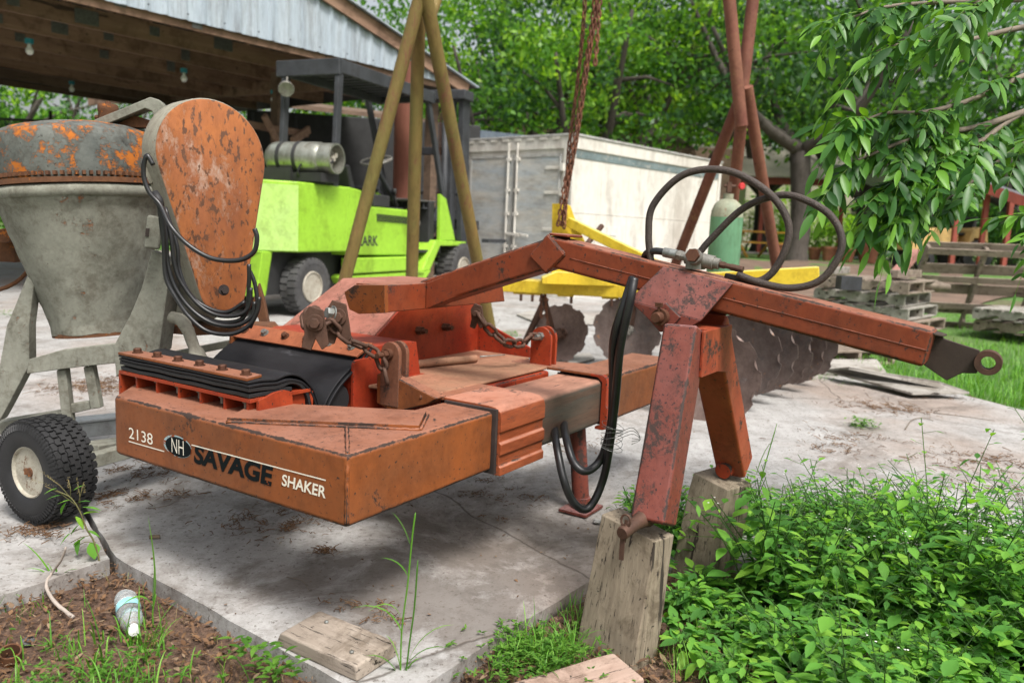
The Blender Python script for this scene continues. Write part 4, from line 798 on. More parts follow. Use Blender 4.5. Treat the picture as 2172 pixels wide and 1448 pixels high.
# wheels
def fwheel(c, r, w, rimr, parent_name='wheel', lugs=26):
    c = V(*c); e = bpy.data.objects.new(parent_name, None); COL.objects.link(e); e.parent = FK; e.location = c
    m = MB(); m.lathe([(rimr, -w*.42), (r*.80, -w*.5), (r*.93, -w*.47), (r*.97, -w*.34), (r*.97, w*.34), (r*.93, w*.47), (r*.80, w*.5), (rimr, w*.42)], (0, 0, 0), (0, -1, 0), 56, close=True)
    for k in range(lugs):
        for s_ in (-1, 1):
            a = 2*math.pi*(k+(.5 if s_ > 0 else 0))/lugs; ra = V(math.cos(a), 0, math.sin(a)); ta_ = V(-math.sin(a), 0, math.cos(a)); cc_ = ra*r*.90; y0 = -s_*w*.51; wd = 2*math.pi*r/lugs*.36
            m.add([cc_+ra*(-.035)-ta_*wd+V(0, y0, 0), cc_+ra*(-.035)+ta_*wd+V(0, y0, 0), cc_+ra*r*.10+ta_*wd+V(0, y0*.88, 0), cc_+ra*r*.10-ta_*wd+V(0, y0*.88, 0), cc_+ra*r*.10-ta_*wd*.6+V(0, 0, 0), cc_+ra*r*.10+ta_*wd*1.2+V(0, 0, 0), cc_+ra*(-.035)-ta_*wd, cc_+ra*(-.035)+ta_*wd], [(0, 1, 2, 3), (3, 2, 5, 4), (1, 7, 5, 2), (0, 3, 4, 6), (1, 0, 6, 7)])
    m.build('tyre', TYRE, e, smooth=True, angle=35)
    m = MB(); m.lathe([(rimr*1.03, w*.44), (rimr*1.0, w*.50), (rimr*.93, w*.50), (rimr*.88, w*.40), (rimr*.74, w*.22), (rimr*.40, w*.20), (rimr*.38, w*.34), (rimr*.26, w*.40), (0, w*.40)], (0, 0, 0), (0, -1, 0), 40)
    for k in range(6): a = k*math.pi/3; m.tube([V(math.cos(a)*rimr*.56, -w*.2, math.sin(a)*rimr*.56), V(math.cos(a)*rimr*.56, -w*.27, math.sin(a)*rimr*.56)], .014, 6)
    m.build('rim', WHT, e, smooth=True, angle=40); return e
fwheel((.15, .13, .335), .335, .22, .175); fwheel((.15, 1.10, .335), .335, .22, .175)
fwheel((3.9, .10, .42), .42, .28, .20, lugs=30); fwheel((3.9, 1.15, .42), .42, .28, .20, lugs=30)
text_part('CLARK', FK, INT, 0, 0, .58, .135, off=.03, name='lettering', M=lambda a, b_: V(.915+a, .0185-.0, .80+b_))
# ================================================================ SHED, CONTAINER, GANTRY, HARROW
def PLN(px, py, p, n):
    d = ray(px, py); return CP + d*((p-CP).dot(n)/d.dot(n))
BW = wood('barn_wood', (.22, .125, .078), (.32, .20, .135), axis=0, scale=.35, crack=.64, dark=(.05, .03, .02), bmp=.3)
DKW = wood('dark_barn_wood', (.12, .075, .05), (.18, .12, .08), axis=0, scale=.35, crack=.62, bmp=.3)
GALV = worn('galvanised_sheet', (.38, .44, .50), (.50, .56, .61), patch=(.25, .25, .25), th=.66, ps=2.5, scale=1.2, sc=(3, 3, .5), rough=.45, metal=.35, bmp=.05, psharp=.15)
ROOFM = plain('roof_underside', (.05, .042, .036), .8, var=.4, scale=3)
gd = V(.622, .783, 0).normalized(); pn = V(-gd.y, gd.x, 0); g0 = V(-1.856, 13.6, 0)
BARN = thing('open_shed', 'open timber shed with grey corrugated gable sheeting above bare wooden trusses', 'shed', tuple(g0), math.atan2(gd.y, gd.x))
# local: x along gable (negative = left / nearer), y into the shed, z up
def loc_(p): return mw(BARN).inverted() @ p
zb_ = 3.47
pa = loc_(PLN(700, 0, g0, pn)); pb = loc_(PLN(958, 172, g0, pn)); slope = (pa.z-pb.z)/(pb.x-pa.x)
def roofz(x): return pb.z+(pb.x-x)*slope if x > -9 else pb.z+(pb.x+9)*slope-(-9-x)*slope
xs = []; x = -16.0
while x < pb.x-.05:
    for dx, off in ((0, 0), (.05, 0), (.075, -.028), (.115, -.028), (.14, 0), (.19, 0), (.195, -.006), (.205, -.006), (.21, 0)): xs.append((x+dx, off))
    x += .255
m = MB(); n = len(xs); vs = [V(a, o_, zb_+.05) for a, o_ in xs]+[V(a, o_, max(zb_+.06, roofz(a)-.03)) for a, o_ in xs]
m.add(vs, [(i, i+1, i+1+n, i+n) for i in range(n-1)]); m.build('gable_sheeting', GALV, BARN)
m = MB()
for k in range(24):
    for z in (zb_+.12, zb_+1.0): m.box((-9.5+k*.51, -.032, z), (.016, .008, .016))
tag(m.build('sheeting_screw', DARKIN, BARN), kind='stuff')
m = MB(); m.bar((pb.x+.35, -.06, roofz(pb.x+.35)), (-9, -.06, roofz(-9)), .045, .20, V(0, 0, 1)); m.build('barge_board', BW, BARN)
m = MB(); m.bar((pb.x+.55, -.09, roofz(pb.x+.55)+.115), (-9, -.09, roofz(-9)+.115), .14, .02, V(0, 0, 1)); m.build('roof_edge', GALV, BARN)
m = MB()
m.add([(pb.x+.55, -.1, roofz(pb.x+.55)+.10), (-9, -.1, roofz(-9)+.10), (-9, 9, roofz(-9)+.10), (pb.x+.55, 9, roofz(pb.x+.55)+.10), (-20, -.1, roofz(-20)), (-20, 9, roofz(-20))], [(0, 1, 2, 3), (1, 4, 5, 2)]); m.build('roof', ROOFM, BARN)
rz = random.Random(5)
for k in range(8):
    y = .05+k*1.15
    m = MB(); m.span((-17, y, zb_-.04+rz.uniform(-.015, .015)), (pb.x, y+.045, zb_+.20)); 
    for i in range(24):
        x = -16.5+i*.75; x2 = x+.5; za = zb_+.2; zr = min(roofz(x2), roofz(x2))-.1
        if zr > za+.1: m.bar((x, y+.022, za), (x2, y+.022, zr), .04, .10, V(0, 1, 0))
    m.bar((pb.x, y+.022, roofz(pb.x)-.02), (-9, y+.022, roofz(-9)-.02), .045, .15, V(0, 0, 1))
    m.build('truss', BW if k < 6 else DKW, BARN)  # deeper trusses get darker wood: shed shade put into the colour
    for i in range(8 if k < 4 else 0):
        x = -9.5+i*1.0+rz.uniform(-.3, .3); m = MB(); m.box((x, y-.006, zb_+.09+rz.uniform(-.04, .05)), (rz.choice((.14, .22, .30)), .006, rz.choice((.12, .18))))
        m.build('truss_plate', plain('nail_plate', (.15, .15, .14), .5, metal=.5, var=.3, scale=40) if 'nail_plate' not in MATS else MATS['nail_plate'], BARN)
for k in range(3):
    m = MB(); m.span((pb.x-.10-k*4.6, .35, -.13), (pb.x+.06-k*4.6, .52, zb_-.04)) if k == 0 else m.span((-4.2*k-.2, 8.3, -.13), (-4.2*k, 8.5, zb_)); m.build('post', DKW, BARN)
c = loc_(D(592, 400, 13.6)); m = MB(); m.span((c.x-.10, c.y-.1, -.13), (c.x+.10, c.y+.1, 3.45)); m.build('post', DKW, BARN)
a_ = loc_(D(720, 176, 13.4)); b_ = loc_(D(190, 214, 21)); m = MB(); m.bar(a_, b_, .08, .22); m.build('eave_beam', BW, BARN)
m = MB(); m.bar(c+V(.1, -.15, 2.0-c.z), c+V(-.5, -.3, 2.7-c.z), .05, .1); m.build('brace', BW, BARN)
m = MB(); m.bar(loc_(D(515, 262, 13)), loc_(D(650, 285, 14)), .12, .10); m.bar(loc_(D(620, 300, 13.4)), loc_(D(655, 275, 13.9)), .06, .12); m.build('loose_board', BW, BARN)
TEAL = plain('teal_plastic', (.02, .20, .24), .5); BULB = plain('bulb_glass', (.7, .7, .66), .25)
for (px, py, yy_) in ((62, 88, 10.6), (390, 150, 12.4), (152, 176, 15.5), (580, 196, 13.6)):
    p = loc_(D(px, py, yy_)); m = MB(); m.tube([p+V(0, 0, .03), p+V(0, 0, -.03)], .05, 14); h = m.build('lamp_holder', TEAL, BARN, smooth=True, angle=40)
    m = MB(); m.lathe([(.02, 0), (.022, -.03), (.045, -.07), (.047, -.10), (.03, -.13), (0, -.14)], p+V(0, 0, -.03), (0, 0, 1), 14); m.build('bulb', BULB, h, smooth=True)
# dark lean-to behind
m = MB(); a_, b_ = D(600, 228, 18), D(905, 262, 20); m.prism([a_, b_, b_+V(-1, 3, .5), a_+V(-1, 3, .5)], (0, 0, .10)); LT = m.build('lean_to_roof', DKW); tag(centre(LT), 'low dark brown lean-to roof behind the forklift guard', 'roof')
# rear black trailer
BT = thing('black_trailer', 'matt black box trailer parked behind the forklift seat', 'trailer', tuple(G(710, 600, 0)*0+V(-3.9, 17, -.1)), R(12))
m = MB(); m.span((-1.7, 0, .6), (3.1, 5, 3.35)); m.build('body', INT, BT, bevel=.02)
m = MB()
for k in range(6): m.span((-1.6+k*.85, -.03, .7), (-1.55+k*.85, 0, 3.3))
m.span((-1.7, -.035, 1.9), (3.1, -.0, 1.96)); m.build('rib', BLK, BT)
for x in (-.6, .3): m = MB(); m.lathe([(.18, -.13), (.42, -.13), (.42, .13), (.18, .13)], (x, .1, .45), (0, 1, 0), 24, close=True); m.build('tyre', RUBBER, BT, smooth=True, angle=40)
# rusty steel column
p = D(862, 400, 12.4); m = MB(); m.lathe([(.205, -.13), (.205, 3.46), (.19, 3.46), (.19, -.13)], (p.x, p.y, 0), (0, 0, 1), 32, close=True)
SC_ = m.build('steel_column', worn('column_rust', (.16, .055, .035), (.22, .085, .055), patch=(.30, .26, .22), th=.66, ps=3, scale=3, sc=(1, 1, .2), rough=.7), smooth=True, angle=40); tag(centre(SC_), 'thick rust-brown steel column behind the forklift steering wheel', 'column')
# wire mesh fence behind the mixer
FN = thing('mesh_fence', 'dark wire mesh fence panels under the shed behind the mixer drum', 'fence', tuple(D(110, 400, 17)*1.0))
def PF(x, y): return mw(FN).inverted() @ D(x, y, 17)
m = MB()
for py in (250, 284, 318): m.tube([PF(-60, py), PF(640, py+30)], .03, 6)
m.build('rail', DARKIN, FN)
for px in (-20, 107, 240, 380): m = MB(); m.tube([PF(px, 235), PF(px, 470)], .035, 8); m.build('post', DARKIN, FN)
m = MB(); a_ = PF(-60, 250); b_ = PF(640, 280)
for k in range(150):
    t = k/150; p = a_.lerp(b_, t); q = a_.lerp(b_, t+.11); s_ = a_.lerp(b_, t-.11); m.bar(p, q+V(0, 0, -1.0), .008, .008); m.bar(p, s_+V(0, 0, -1.0), .008, .008)
tag(m.build('wire_mesh', DARKIN, FN), kind='stuff')

# ---------------- refrigerated box container
CREAM = worn('cream_paint', (.64, .61, .55), (.70, .68, .62), patch=(.38, .33, .27), th=.70, ps=2.2, scale=.8, rough=.55, bmp=.15, psharp=.12, sc=(1, 1, .5), patch2=(.48, .40, .32), th2=.66, ps2=1.2)
CBLUE = worn('worn_blue_cream', (.58, .55, .48), (.42, .47, .50), patch=(.36, .42, .47), th=.52, ps=1.4, scale=1.5, rough=.55, psharp=.2, sc=(.5, .5, 2.5))
CDARK = worn('scraped_stripe', (.12, .17, .18), (.20, .25, .25), patch=(.45, .42, .36), th=.56, ps=8, scale=3, rough=.7)
CT = thing('container', 'cream painted insulated box container with hinged rear door, behind the yellow harrow', 'container', (.85, 13.2, 0), math.atan2(.749, .662))
# local: x along the long side, y to the left (the rear door wall runs +y)
Hc = 2.62
m = MB(); m.span((0, 0, .04), (4.95, 2.44, Hc)); m.build('body', CREAM, CT, bevel=.012)
m = MB(); m.span((-.03, -.03, Hc-.20), (4.98, .0, Hc)); m.span((-.03, -.03, Hc-.20), (0, 2.47, Hc)); m.span((-.03, -.03, .0), (4.98, 0, .16)); m.span((-.03, -.03, 0), (0, 2.47, .18)); m.span((-.035, -.035, .16), (.04, .03, Hc-.2)); m.span((-.035, 0, .18), (-.0, .16, Hc-.2)); m.span((4.90, -.035, .16), (4.98, 0, Hc-.2)); m.build('corner_frame', CREAM, CT, bevel=.006)
m = MB(); m.span((-.05, -.05, Hc+.002), (5.0, 2.5, Hc+.035)); m.build('roof_trim', worn('trim_grey', (.50, .49, .46), (.36, .36, .35), rough=.5), CT, bevel=.005)
m = MB(); m.span((.07, -.012, Hc-.34), (4.9, -.001, Hc-.22)); m.build('stripe', CDARK, CT)
m = MB()
for k in range(1, 6): m.span((k*.82, -.006, .2), (k*.82+.02, -.001, Hc-.36))
m.span((.05, -.006, 1.40), (4.9, -.001, 1.412)); m.build('panel_seam', CREAM, CT, bevel=.002, seg=1)
m = MB(); m.span((1.05, -.012, 1.05), (1.34, -.001, 1.20)); m.build('data_plate', CREAM, CT, bevel=.004)
for (ya, yb) in ((.22, 1.18), (1.22, 2.28)):
    m = MB(); m.span((-.035, ya, .22), (-.004, yb, Hc-.28)); dr = m.build('door', CBLUE, CT, bevel=.010)
    m = MB(); 
    for z in (Hc-.30, .24): m.span((-.045, ya, z-.02), (-.036, yb, z+.02))
    m.span((-.045, ya, .22), (-.036, ya+.03, Hc-.28)); m.span((-.045, yb-.03, .22), (-.036, yb, Hc-.28)); m.build('door_gasket', MATS['trim_grey'], dr)
for z in (Hc-.50, 1.72, 1.12, .55):
    m = MB(); m.span((-.055, .16, z-.03), (-.040, .52, z+.02)); m.span((-.075, .13, z-.06), (-.03, .20, z+.06)); m.build('hinge', CREAM, CT, bevel=.004)
for y in (1.13, 1.33):
    m = MB(); m.cyl((-.075, y, .15), (-.075, y, Hc-.08), .02, 10)
    for z in (.3, .8, 1.35, 1.75, Hc-.35): m.box((-.065, y, z), (.05, .09, .05))
    m.bar((-.085, y, 1.02), (-.095, y-.33, .99), .03, .04); m.build('lock_rod', CREAM, CT, bevel=.003)
m = MB()
for k in range(8): m.span((-.045, .25+k*.28, Hc-.05), (-.03, .40+k*.28, Hc))
m.build('roof_clip', CREAM, CT)
# dark tarpaulin covered trailer roof behind the container
m = MB(); a_, b_ = D(1010, 275, 19), D(1190, 296, 21); m.prism([a_, b_, b_+V(0, 0, -1.2), a_+V(0, 0, -1.4)], (-.5, 3, 0)); o = m.build('covered_load', worn('tarp', (.10, .13, .17), (.15, .18, .21), patch=(.3, .3, .3), th=.66)); tag(centre(o), 'slate blue tarpaulin covered load behind the container doors', 'covered load')

# ---------------- pipe gantry with chain
PIPE_G = worn('mossy_pipe', (.20, .125, .04), (.15, .13, .035), patch=(.15, .065, .035), th=.54, ps=5, scale=5, sc=(1, 1, .35), rough=.6, bmp=.3, patch2=(.045, .055, .06), th2=.63, ps2=2.2, psharp=.08, spk=(.30, .22, .12), spk_th=.72)
PIPE_R = worn('red_rust_pipe', (.17, .055, .04), (.23, .10, .06), patch=(.28, .16, .075), th=.58, ps=3, scale=4, rough=.65, bmp=.3, psharp=.1, spk=(.07, .03, .02))
GT = thing('pipe_gantry', 'rusty pipe gantry, mossy legs by the forklift and red legs by the gas cylinder', 'gantry', (-.6, 5.5, 0))
def pole(p0, p1, r, mat, name='leg'):
    m = MB(); m.tube([p0.lerp(p1, i/6) for i in range(7)], r, 18); return m.build(name, mat, GT, smooth=True, angle=50, world=True)
ap = D(888, 35, 5.4); pole(G(675, 806, 0), D(884, 20, 5.35)+(D(884, 20, 5.35)-G(675, 806, 0))*.22, .043, PIPE_G); pole(G(868, 780, 0), D(889, 30, 5.5)+(D(889, 30, 5.5)-G(868, 780, 0))*.02, .045, PIPE_G)
pole(G(1055, 775, 0), D(905, 0, 5.35)+(D(905, 0, 5.35)-G(1055, 775, 0))*.20, .046, PIPE_G); pole(D(905, 60, 5.55), D(945, -60, 5.9), .040, PIPE_G, 'tie_pipe')
q_ = D(1572, 225, 6.3)
pole(G(1362, 742, 0), D(1567, 215, 6.4), .044, PIPE_R); pole(G(1518, 760, 0), D(1572, 262, 6.2), .045, PIPE_R); pole(G(1682, 772, 0), D(1584, 185, 6.2), .045, PIPE_R)
pole(D(1573, 268, 6.18), D(1541, -60, 6.1), .046, PIPE_R, 'upright'); pole(D(1572, 215, 6.28), D(1604, -60, 6.3), .046, PIPE_R, 'upright')
pole(D(905, -90, 5.6)+V(0, 0, .25), D(1600, -60, 6.3)+V(0, 0, .12), .05, PIPE_R, 'cross_pipe')
CHR = worn('rusty_chain', (.17, .065, .035), (.10, .045, .03), patch=(.28, .11, .05), th=.55, ps=20, scale=10, rough=.7)
HC = thing('hoist_chain', 'long rusty doubled chain hanging from the gantry to the yellow harrow tower', 'chain', tuple(D(1190, 485, 6.35)))
m = MB()
chain(m, [D(1272, -40, 6.1), D(1262, 40, 6.15), D(1245, 150, 6.2), D(1224, 290, 6.25), D(1206, 390, 6.3), D(1190, 490, 6.35)], .062, .0085, .62)
chain(m, [D(1266, -40, 6.1), D(1254, 60, 6.15), D(1236, 180, 6.2), D(1216, 310, 6.25), D(1196, 400, 6.3), D(1182, 490, 6.33)], .062, .0085, .62)
chain(m, [D(1243, -40, 6.3), D(1236, 70, 6.3), D(1222, 200, 6.3), D(1206, 320, 6.3), D(1202, 400, 6.3), D(1196, 490, 6.3)], .062, .0075, .62)
chain(m, [D(1275, -40, 6.0), D(1268, 70, 6.0), D(1262, 140, 6.0)], .062, .009, .62)
tag(m.build('chain_links', CHR, HC, smooth=True, world=True), kind='stuff')

# ---------------- yellow disc harrow
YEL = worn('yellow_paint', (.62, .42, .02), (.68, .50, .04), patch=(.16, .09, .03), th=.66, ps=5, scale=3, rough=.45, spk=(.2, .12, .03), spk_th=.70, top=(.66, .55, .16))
DISC = worn('disc_steel', (.15, .105, .09), (.22, .16, .14), patch=(.24, .24, .25), th=.60, ps=3, scale=4, rough=.5, metal=.4, psharp=.12, spk=(.08, .05, .04))
DISC2 = worn('disc_steel_brown', (.12, .085, .075), (.18, .145, .13), patch=(.08, .075, .075), th=.55, ps=3, scale=4, rough=.5, metal=.4, psharp=.12, spk=(.25, .13, .07))
HR = thing('disc_harrow', 'yellow framed disc harrow with notched rusty discs behind the shaker', 'harrow', (.9, 6.3, 0))
def yb(name, p0, p1, w, h, mat=YEL, up=None): m = MB(); m.bar(p0, p1, w, h, up); return m.build(name, mat, HR, bevel=.008, seg=2, world=True)
yb('toolbar', D(1040, 603, 6.75), D(1420, 622, 6.2), .11, .105)
yb('toolbar', D(1420, 600, 5.75), D(1737, 583, 5.45), .13, .115); yb('cross_member', D(1395, 625, 6.2), D(1470, 600, 5.7), .10, .10)
for px in (1106, 1130, 1200, 1295): p = D(px, 604+(px-1040)*.05, 6.75-(px-1040)*.00145); yb('bar_clamp', p+V(0, 0, -.065), p+V(0, 0, .065), .05, .135)
for px in (1106, 1130, 1212, 1297): p = D(px, 604+(px-1040)*.05, 6.70-(px-1040)*.00145); m = MB(); m.cyl(p+V(0, -.05, -.06), p+V(0, -.05, -.115), .012, 8); m.build('bolt', RUST, HR, world=True)
m = MB(); m.prism([D(x, y, 6.42) for x, y in [(1171, 432), (1203, 430), (1213, 462), (1248, 545), (1262, 590), (1170, 590)]], (.0, .018, 0)); m.build('hitch_tower', YEL, HR, bevel=.003, world=True)
m = MB(); m.prism([D(x, y, 6.32) for x, y in [(1196, 432), (1210, 436), (1222, 470), (1262, 560), (1272, 590), (1240, 590), (1206, 470)]], (.0, .018, 0)); m.build('hitch_tower', YEL, HR, bevel=.003, world=True)
yb('strut', D(1205, 470, 6.35), D(1425, 578, 5.8), .05, .075); m = MB(); m.prism([D(x, y, 6.3) for x, y in [(1150, 590), (1180, 577), (1320, 583), (1400, 602), (1400, 610), (1150, 602)]], (.0, .25, 0)); m.build('frame_plate', YEL, HR, bevel=.004, world=True)
m = MB(); m.cyl(D(1243, 520, 6.3), D(1276, 480, 6.6), .022, 12); m.build('tower_pin', RUST, HR, smooth=True, angle=40, world=True)
def disc(px, py, dep, r, axis, mat, dish=.17, notch=10, hub=True, ph=0):
    c = D(px, py, dep); x, y, d = frame_from(V(*axis)); m = MB(); N = notch*12; rings = [(.16, dish), (.45, dish*.82), (.75, dish*.40), (.93, dish*.1)]; vs = []
    for f, h in rings:
        for k in range(N): a = 2*math.pi*k/N+ph; vs.append(c+x*math.cos(a)*r*f+y*math.sin(a)*r*f+d*(-h*r))
    for k in range(N):
        a = 2*math.pi*k/N+ph; t = (k % 12)/12; f = 1-.10*max(0, math.sin(math.pi*min(1, max(0, (t-.25)/.5))))**.6 if .25 < t < .75 else 1.0; vs.append(c+x*math.cos(a)*r*f+y*math.sin(a)*r*f)
    n0 = len(vs); vs += [p-d*.006 for p in vs]; R_ = len(rings)+1
    fs = [(i*N+k, i*N+(k+1) % N, (i+1)*N+(k+1) % N, (i+1)*N+k) for i in range(R_-1) for k in range(N)]
    fs += [tuple(n0+q for q in f[::-1]) for f in fs] + [((R_-1)*N+k, (R_-1)*N+(k+1) % N, n0+(R_-1)*N+(k+1) % N, n0+(R_-1)*N+k) for k in range(N)]+[tuple(range(N-1, -1, -1))]
    m.add(vs, fs); o = m.build('disc', mat, HR, smooth=True, angle=45, world=True)
    if hub:
        m = MB(); m.lathe([(.0, .02), (.03, .02), (.05, .0), (.052, -.03), (.02, -.03)], c-d*dish*r, d, 20); 
        for k in range(6): a = k*math.pi/3; q = c-d*(dish*r-.012)+x*.035*math.cos(a)+y*.035*math.sin(a); m.tube([q, q+d*.015], .009, 6)
        m.build('hub', GREYFIT if r > .27 else RUST, HR, smooth=True, angle=40, world=True)
    return c
disc(1188, 706, 6.75, .255, (-.45, -.80, .25), DISC, ph=.2)
disc(1330, 700, 6.3, .275, (-.25, -.95, .05), DISC2, ph=.4)
disc(1325, 880, 4.9, .22, (.1, -.15, .98), DISC2, hub=False)
for i, (px, py, dep) in enumerate([(1500, 795, 4.75), (1565, 752, 5.1), (1602, 745, 5.35), (1637, 740, 5.6), (1668, 735, 5.85), (1696, 730, 6.1)]):
    disc(px, py, dep, .315 if i == 0 else .285, (-.42, -.90, .05) if i == 0 else (-.60, -.80, .03), DISC2 if i else DISC, dish=.22, ph=i*.37, hub=(i == 0))
m = MB(); m.cyl(D(1565, 752, 5.1), D(1696, 730, 6.1), .022, 12); m.build('gang_shaft', RUST, HR, smooth=True, world=True)
yb('standard', D(1400, 610, 6.1), D(1425, 665, 6.1), .035, .10); yb('standard', D(1345, 622, 6.3), D(1338, 690, 6.35), .04, .05, RUST)
yb('standard', D(1152, 625, 6.7), D(1173, 705, 6.8), .035, .045, RUST)
m = MB(); m.cyl(D(1105, 745, 6.9), D(1158, 632, 6.8), .03, 12); m.build('brace_pipe', RUST, HR, smooth=True, world=True)
m = MB(); m.cyl(D(1150, 722, 6.72), D(1192, 705, 6.7), .045, 14); m.build('bearing', RUST, HR, smooth=True, angle=40, world=True)
for pts in ([(1157, 622), (1158, 650), (1163, 690), (1172, 700)], [(1148, 622), (1147, 660), (1150, 680)]):
    m = MB(); chain(m, [D(x, y, 6.65) for x, y in pts], .05, .007, .62); m.build('safety_chain', CHR, HR, smooth=True, world=True)
m = MB(); m.box(D(1800, 600, 5.5), (.14, .10, .09)); m.build('end_bracket', BLK, HR, world=True)

# ---------------- green gas cylinder
p = G(1540, 812, 0); p = V(D(1540, 480, 6.35).x, 6.35, 0)
GC = thing('gas_cylinder', 'tall green gas cylinder with pale domed top beside the red gantry legs', 'gas cylinder', tuple(p))
CG = worn('green_cylinder', (.12, .27, .15), (.16, .31, .18), patch=(.28, .22, .16), th=.66, ps=5, scale=3, rough=.5, sc=(1, 1, .4))
m = MB(); m.lathe([(.11, .0), (.125, .02), (.125, 1.26)], (0, 0, 0), (0, 0, 1), 36); m.build('body', CG, GC, smooth=True, angle=50)
m = MB(); m.lathe([(.125, 1.261), (.120, 1.31), (.10, 1.36), (.06, 1.395), (.04, 1.40), (.04, 1.44), (0, 1.44)], (0, 0, 0), (0, 0, 1), 36); m.build('dome', worn('cylinder_dome', (.35, .33, .24), (.22, .26, .18), patch=(.2, .1, .06), th=.6), GC, smooth=True, angle=50)
m = MB(); m.box((0, 0, 1.49), (.035, .035, .08)); m.cyl((-.04, 0, 1.5), (.05, 0, 1.5), .012, 8); m.build('valve', RUST, GC)
m = MB(); m.lathe([(.0, .02), (.02, .02), (.028, 0), (.0, 0)], (.09, -.03, 1.5), (0, -1, 0), 12); m.build('valve_knob', plain('red_plastic', (.45, .03, .03), .5), GC)
# ================================================================ PALLETS, BACKGROUND YARD
def make_pallet(label, L=1.2, Wd=1.0, loc=(0, 0, 0), rz=0, rot=None, boards=7, seed=1, cat='pallet', wood_=None, bw=.085):
    rg = random.Random(seed); t = thing('pallet', label, cat, loc, rz, group='old wooden pallets piled beyond the slab', rot=rot)
    mat = wood_ or PALW
    for k in range(boards):
        y = -Wd/2+.05+(Wd-.1)*k/(boards-1); m = MB(); m.box((rg.uniform(-.01, .01), y, .128), (L, bw*rg.uniform(.9, 1.1), .018), Matrix.Rotation(rg.uniform(-.012, .012), 3, 'Z')); m.build('deck_board', mat, t, bevel=.002, seg=1)
    for k in range(3):
        x = -L/2+.025+(L-.05)*k/2; m = MB(); m.prism([(x-.02, y, z) for y, z in [(-Wd/2, .02), (-Wd/2, .118), (Wd/2, .118), (Wd/2, .02), (Wd*.34, .02), (Wd*.30, .058), (Wd*.14, .058), (Wd*.10, .02), (-Wd*.10, .02), (-Wd*.14, .058), (-Wd*.30, .058), (-Wd*.34, .02)]], (.04, 0, 0)); m.build('stringer', mat, t, bevel=.002, seg=1)
    for k in range(4):
        y = -Wd/2+.05+(Wd-.1)*k/3; m = MB(); m.box((0, y, .009), (L, .085, .017)); m.build('bottom_board', mat, t, bevel=.002, seg=1)
    return t
PALG = wood('pallet_grey', (.27, .25, .215), (.37, .35, .31), axis=0, scale=1, crack=.64)
pz = math.atan2(.75, .66); F = V(4.4, 8.7, 0); px_ = V(.66, .75, 0); py_ = V(-.75, .66, 0)
def pc_(a, b_, z): q = F+px_*a+py_*b_; return (q.x, q.y, z)
make_pallet('dark pallet at the bottom of the left stack, half hidden in grass', loc=pc_(.72, .60, -.02), rz=pz+.05, seed=1)
make_pallet('second pallet up in the left stack, with purple-brown boards', loc=pc_(.60, .52, .13), rz=pz-.04, seed=2)
make_pallet('wide grey pallet with notched edge, third up in the left stack', L=1.2, loc=pc_(.60, .60, .28), rz=pz+.0, seed=3, wood_=PALG)
make_pallet('pale grey pallet, fourth up in the left stack', loc=pc_(.62, .68, .425), rz=pz+.03, seed=4, wood_=PALG)
make_pallet('topmost full pallet of the left stack with open dark sides', loc=pc_(.50, .60, .575), rz=pz, seed=5)
make_pallet('short pallet of the right stack resting in the grass', L=1.0, Wd=.8, loc=(6.35, 9.9, .10), rz=pz-.2, seed=6)
make_pallet('upper pallet of the right stack beside the leaning pallet', L=1.0, Wd=.8, loc=(6.3, 9.9, .25), rz=pz-.15, seed=7, wood_=PALG)
make_pallet('slatted pallet standing on edge and leaning behind both stacks', L=1.45, Wd=1.25, loc=(5.95, 10.4, .52), rot=(R(-66), 0, R(-6)), boards=5, seed=8, bw=.15)
make_pallet('collapsed pallet lying low under the end of the shaker boom', L=.9, Wd=.8, loc=(3.02, 7.6, .0), rz=.4, seed=9)
plank('beam', pc_(.25, .35, .77), pc_(.95, .35, 1.02), .10, .10, wood('red_beam_wood', (.33, .14, .11), (.42, .22, .18), axis=0, crack=.66), 'pinkish red timber beam slanting up on the pallet pile', cat='beam')
plank('beam', pc_(.02, .30, .785), pc_(.75, .25, .785), .10, .09, PALW, 'square brown timber lying across the top pallet', cat='beam')
plank('beam', pc_(.05, 1.0, .775), pc_(.7, 1.05, .775), .09, .08, PALG, 'grey timber on the far left of the top pallet', cat='beam')
p = pc_(.95, .18, .64); m = MB(); m.tube([V(-.3, 0, 0), V(-.1, 0, .01), V(.15, .01, 0), V(.3, 0, -.01)], [.06, .075, .07, .045], 10); lump(m, .02, 2, 9); o = m.build('log', PALW, smooth=True); o.location = p; o.rotation_euler = (0, 0, R(10)); tag(o, 'short split log poking out of the pallet pile', 'log')
# plywood sheets
def sheet(pts, th, mat, name, label, cat):
    m = MB(); n = len(pts); c = sum((V(*p) for p in pts), V(0, 0, 0))/n; m.prism([V(*p)-c for p in pts], (0, 0, th)); o = m.build(name, mat, bevel=.003, seg=1); o.location = c; return tag(o, label, cat)
PLY = wood('old_plywood', (.30, .28, .25), (.40, .375, .34), axis=0, scale=.6, crack=.64, red=(.13, .115, .10))
sheet([tuple(G(1752, 788, .05)), tuple(G(1935, 838, .03)), tuple(G(2057, 836, .04)), tuple(G(1990, 812, .10)), tuple(G(1800, 783, .13))], .018, PLY, 'plywood_sheet', 'weathered plywood sheet lying on the slab below the boom ring', 'plywood sheet')
sheet([tuple(G(1700, 765, .06)), tuple(G(1745, 795, .0)), tuple(G(1880, 792, .03)), tuple(G(1860, 765, .06))], .015, PLY, 'plywood_sheet', 'smaller broken board lying beside the disc gang', 'board')
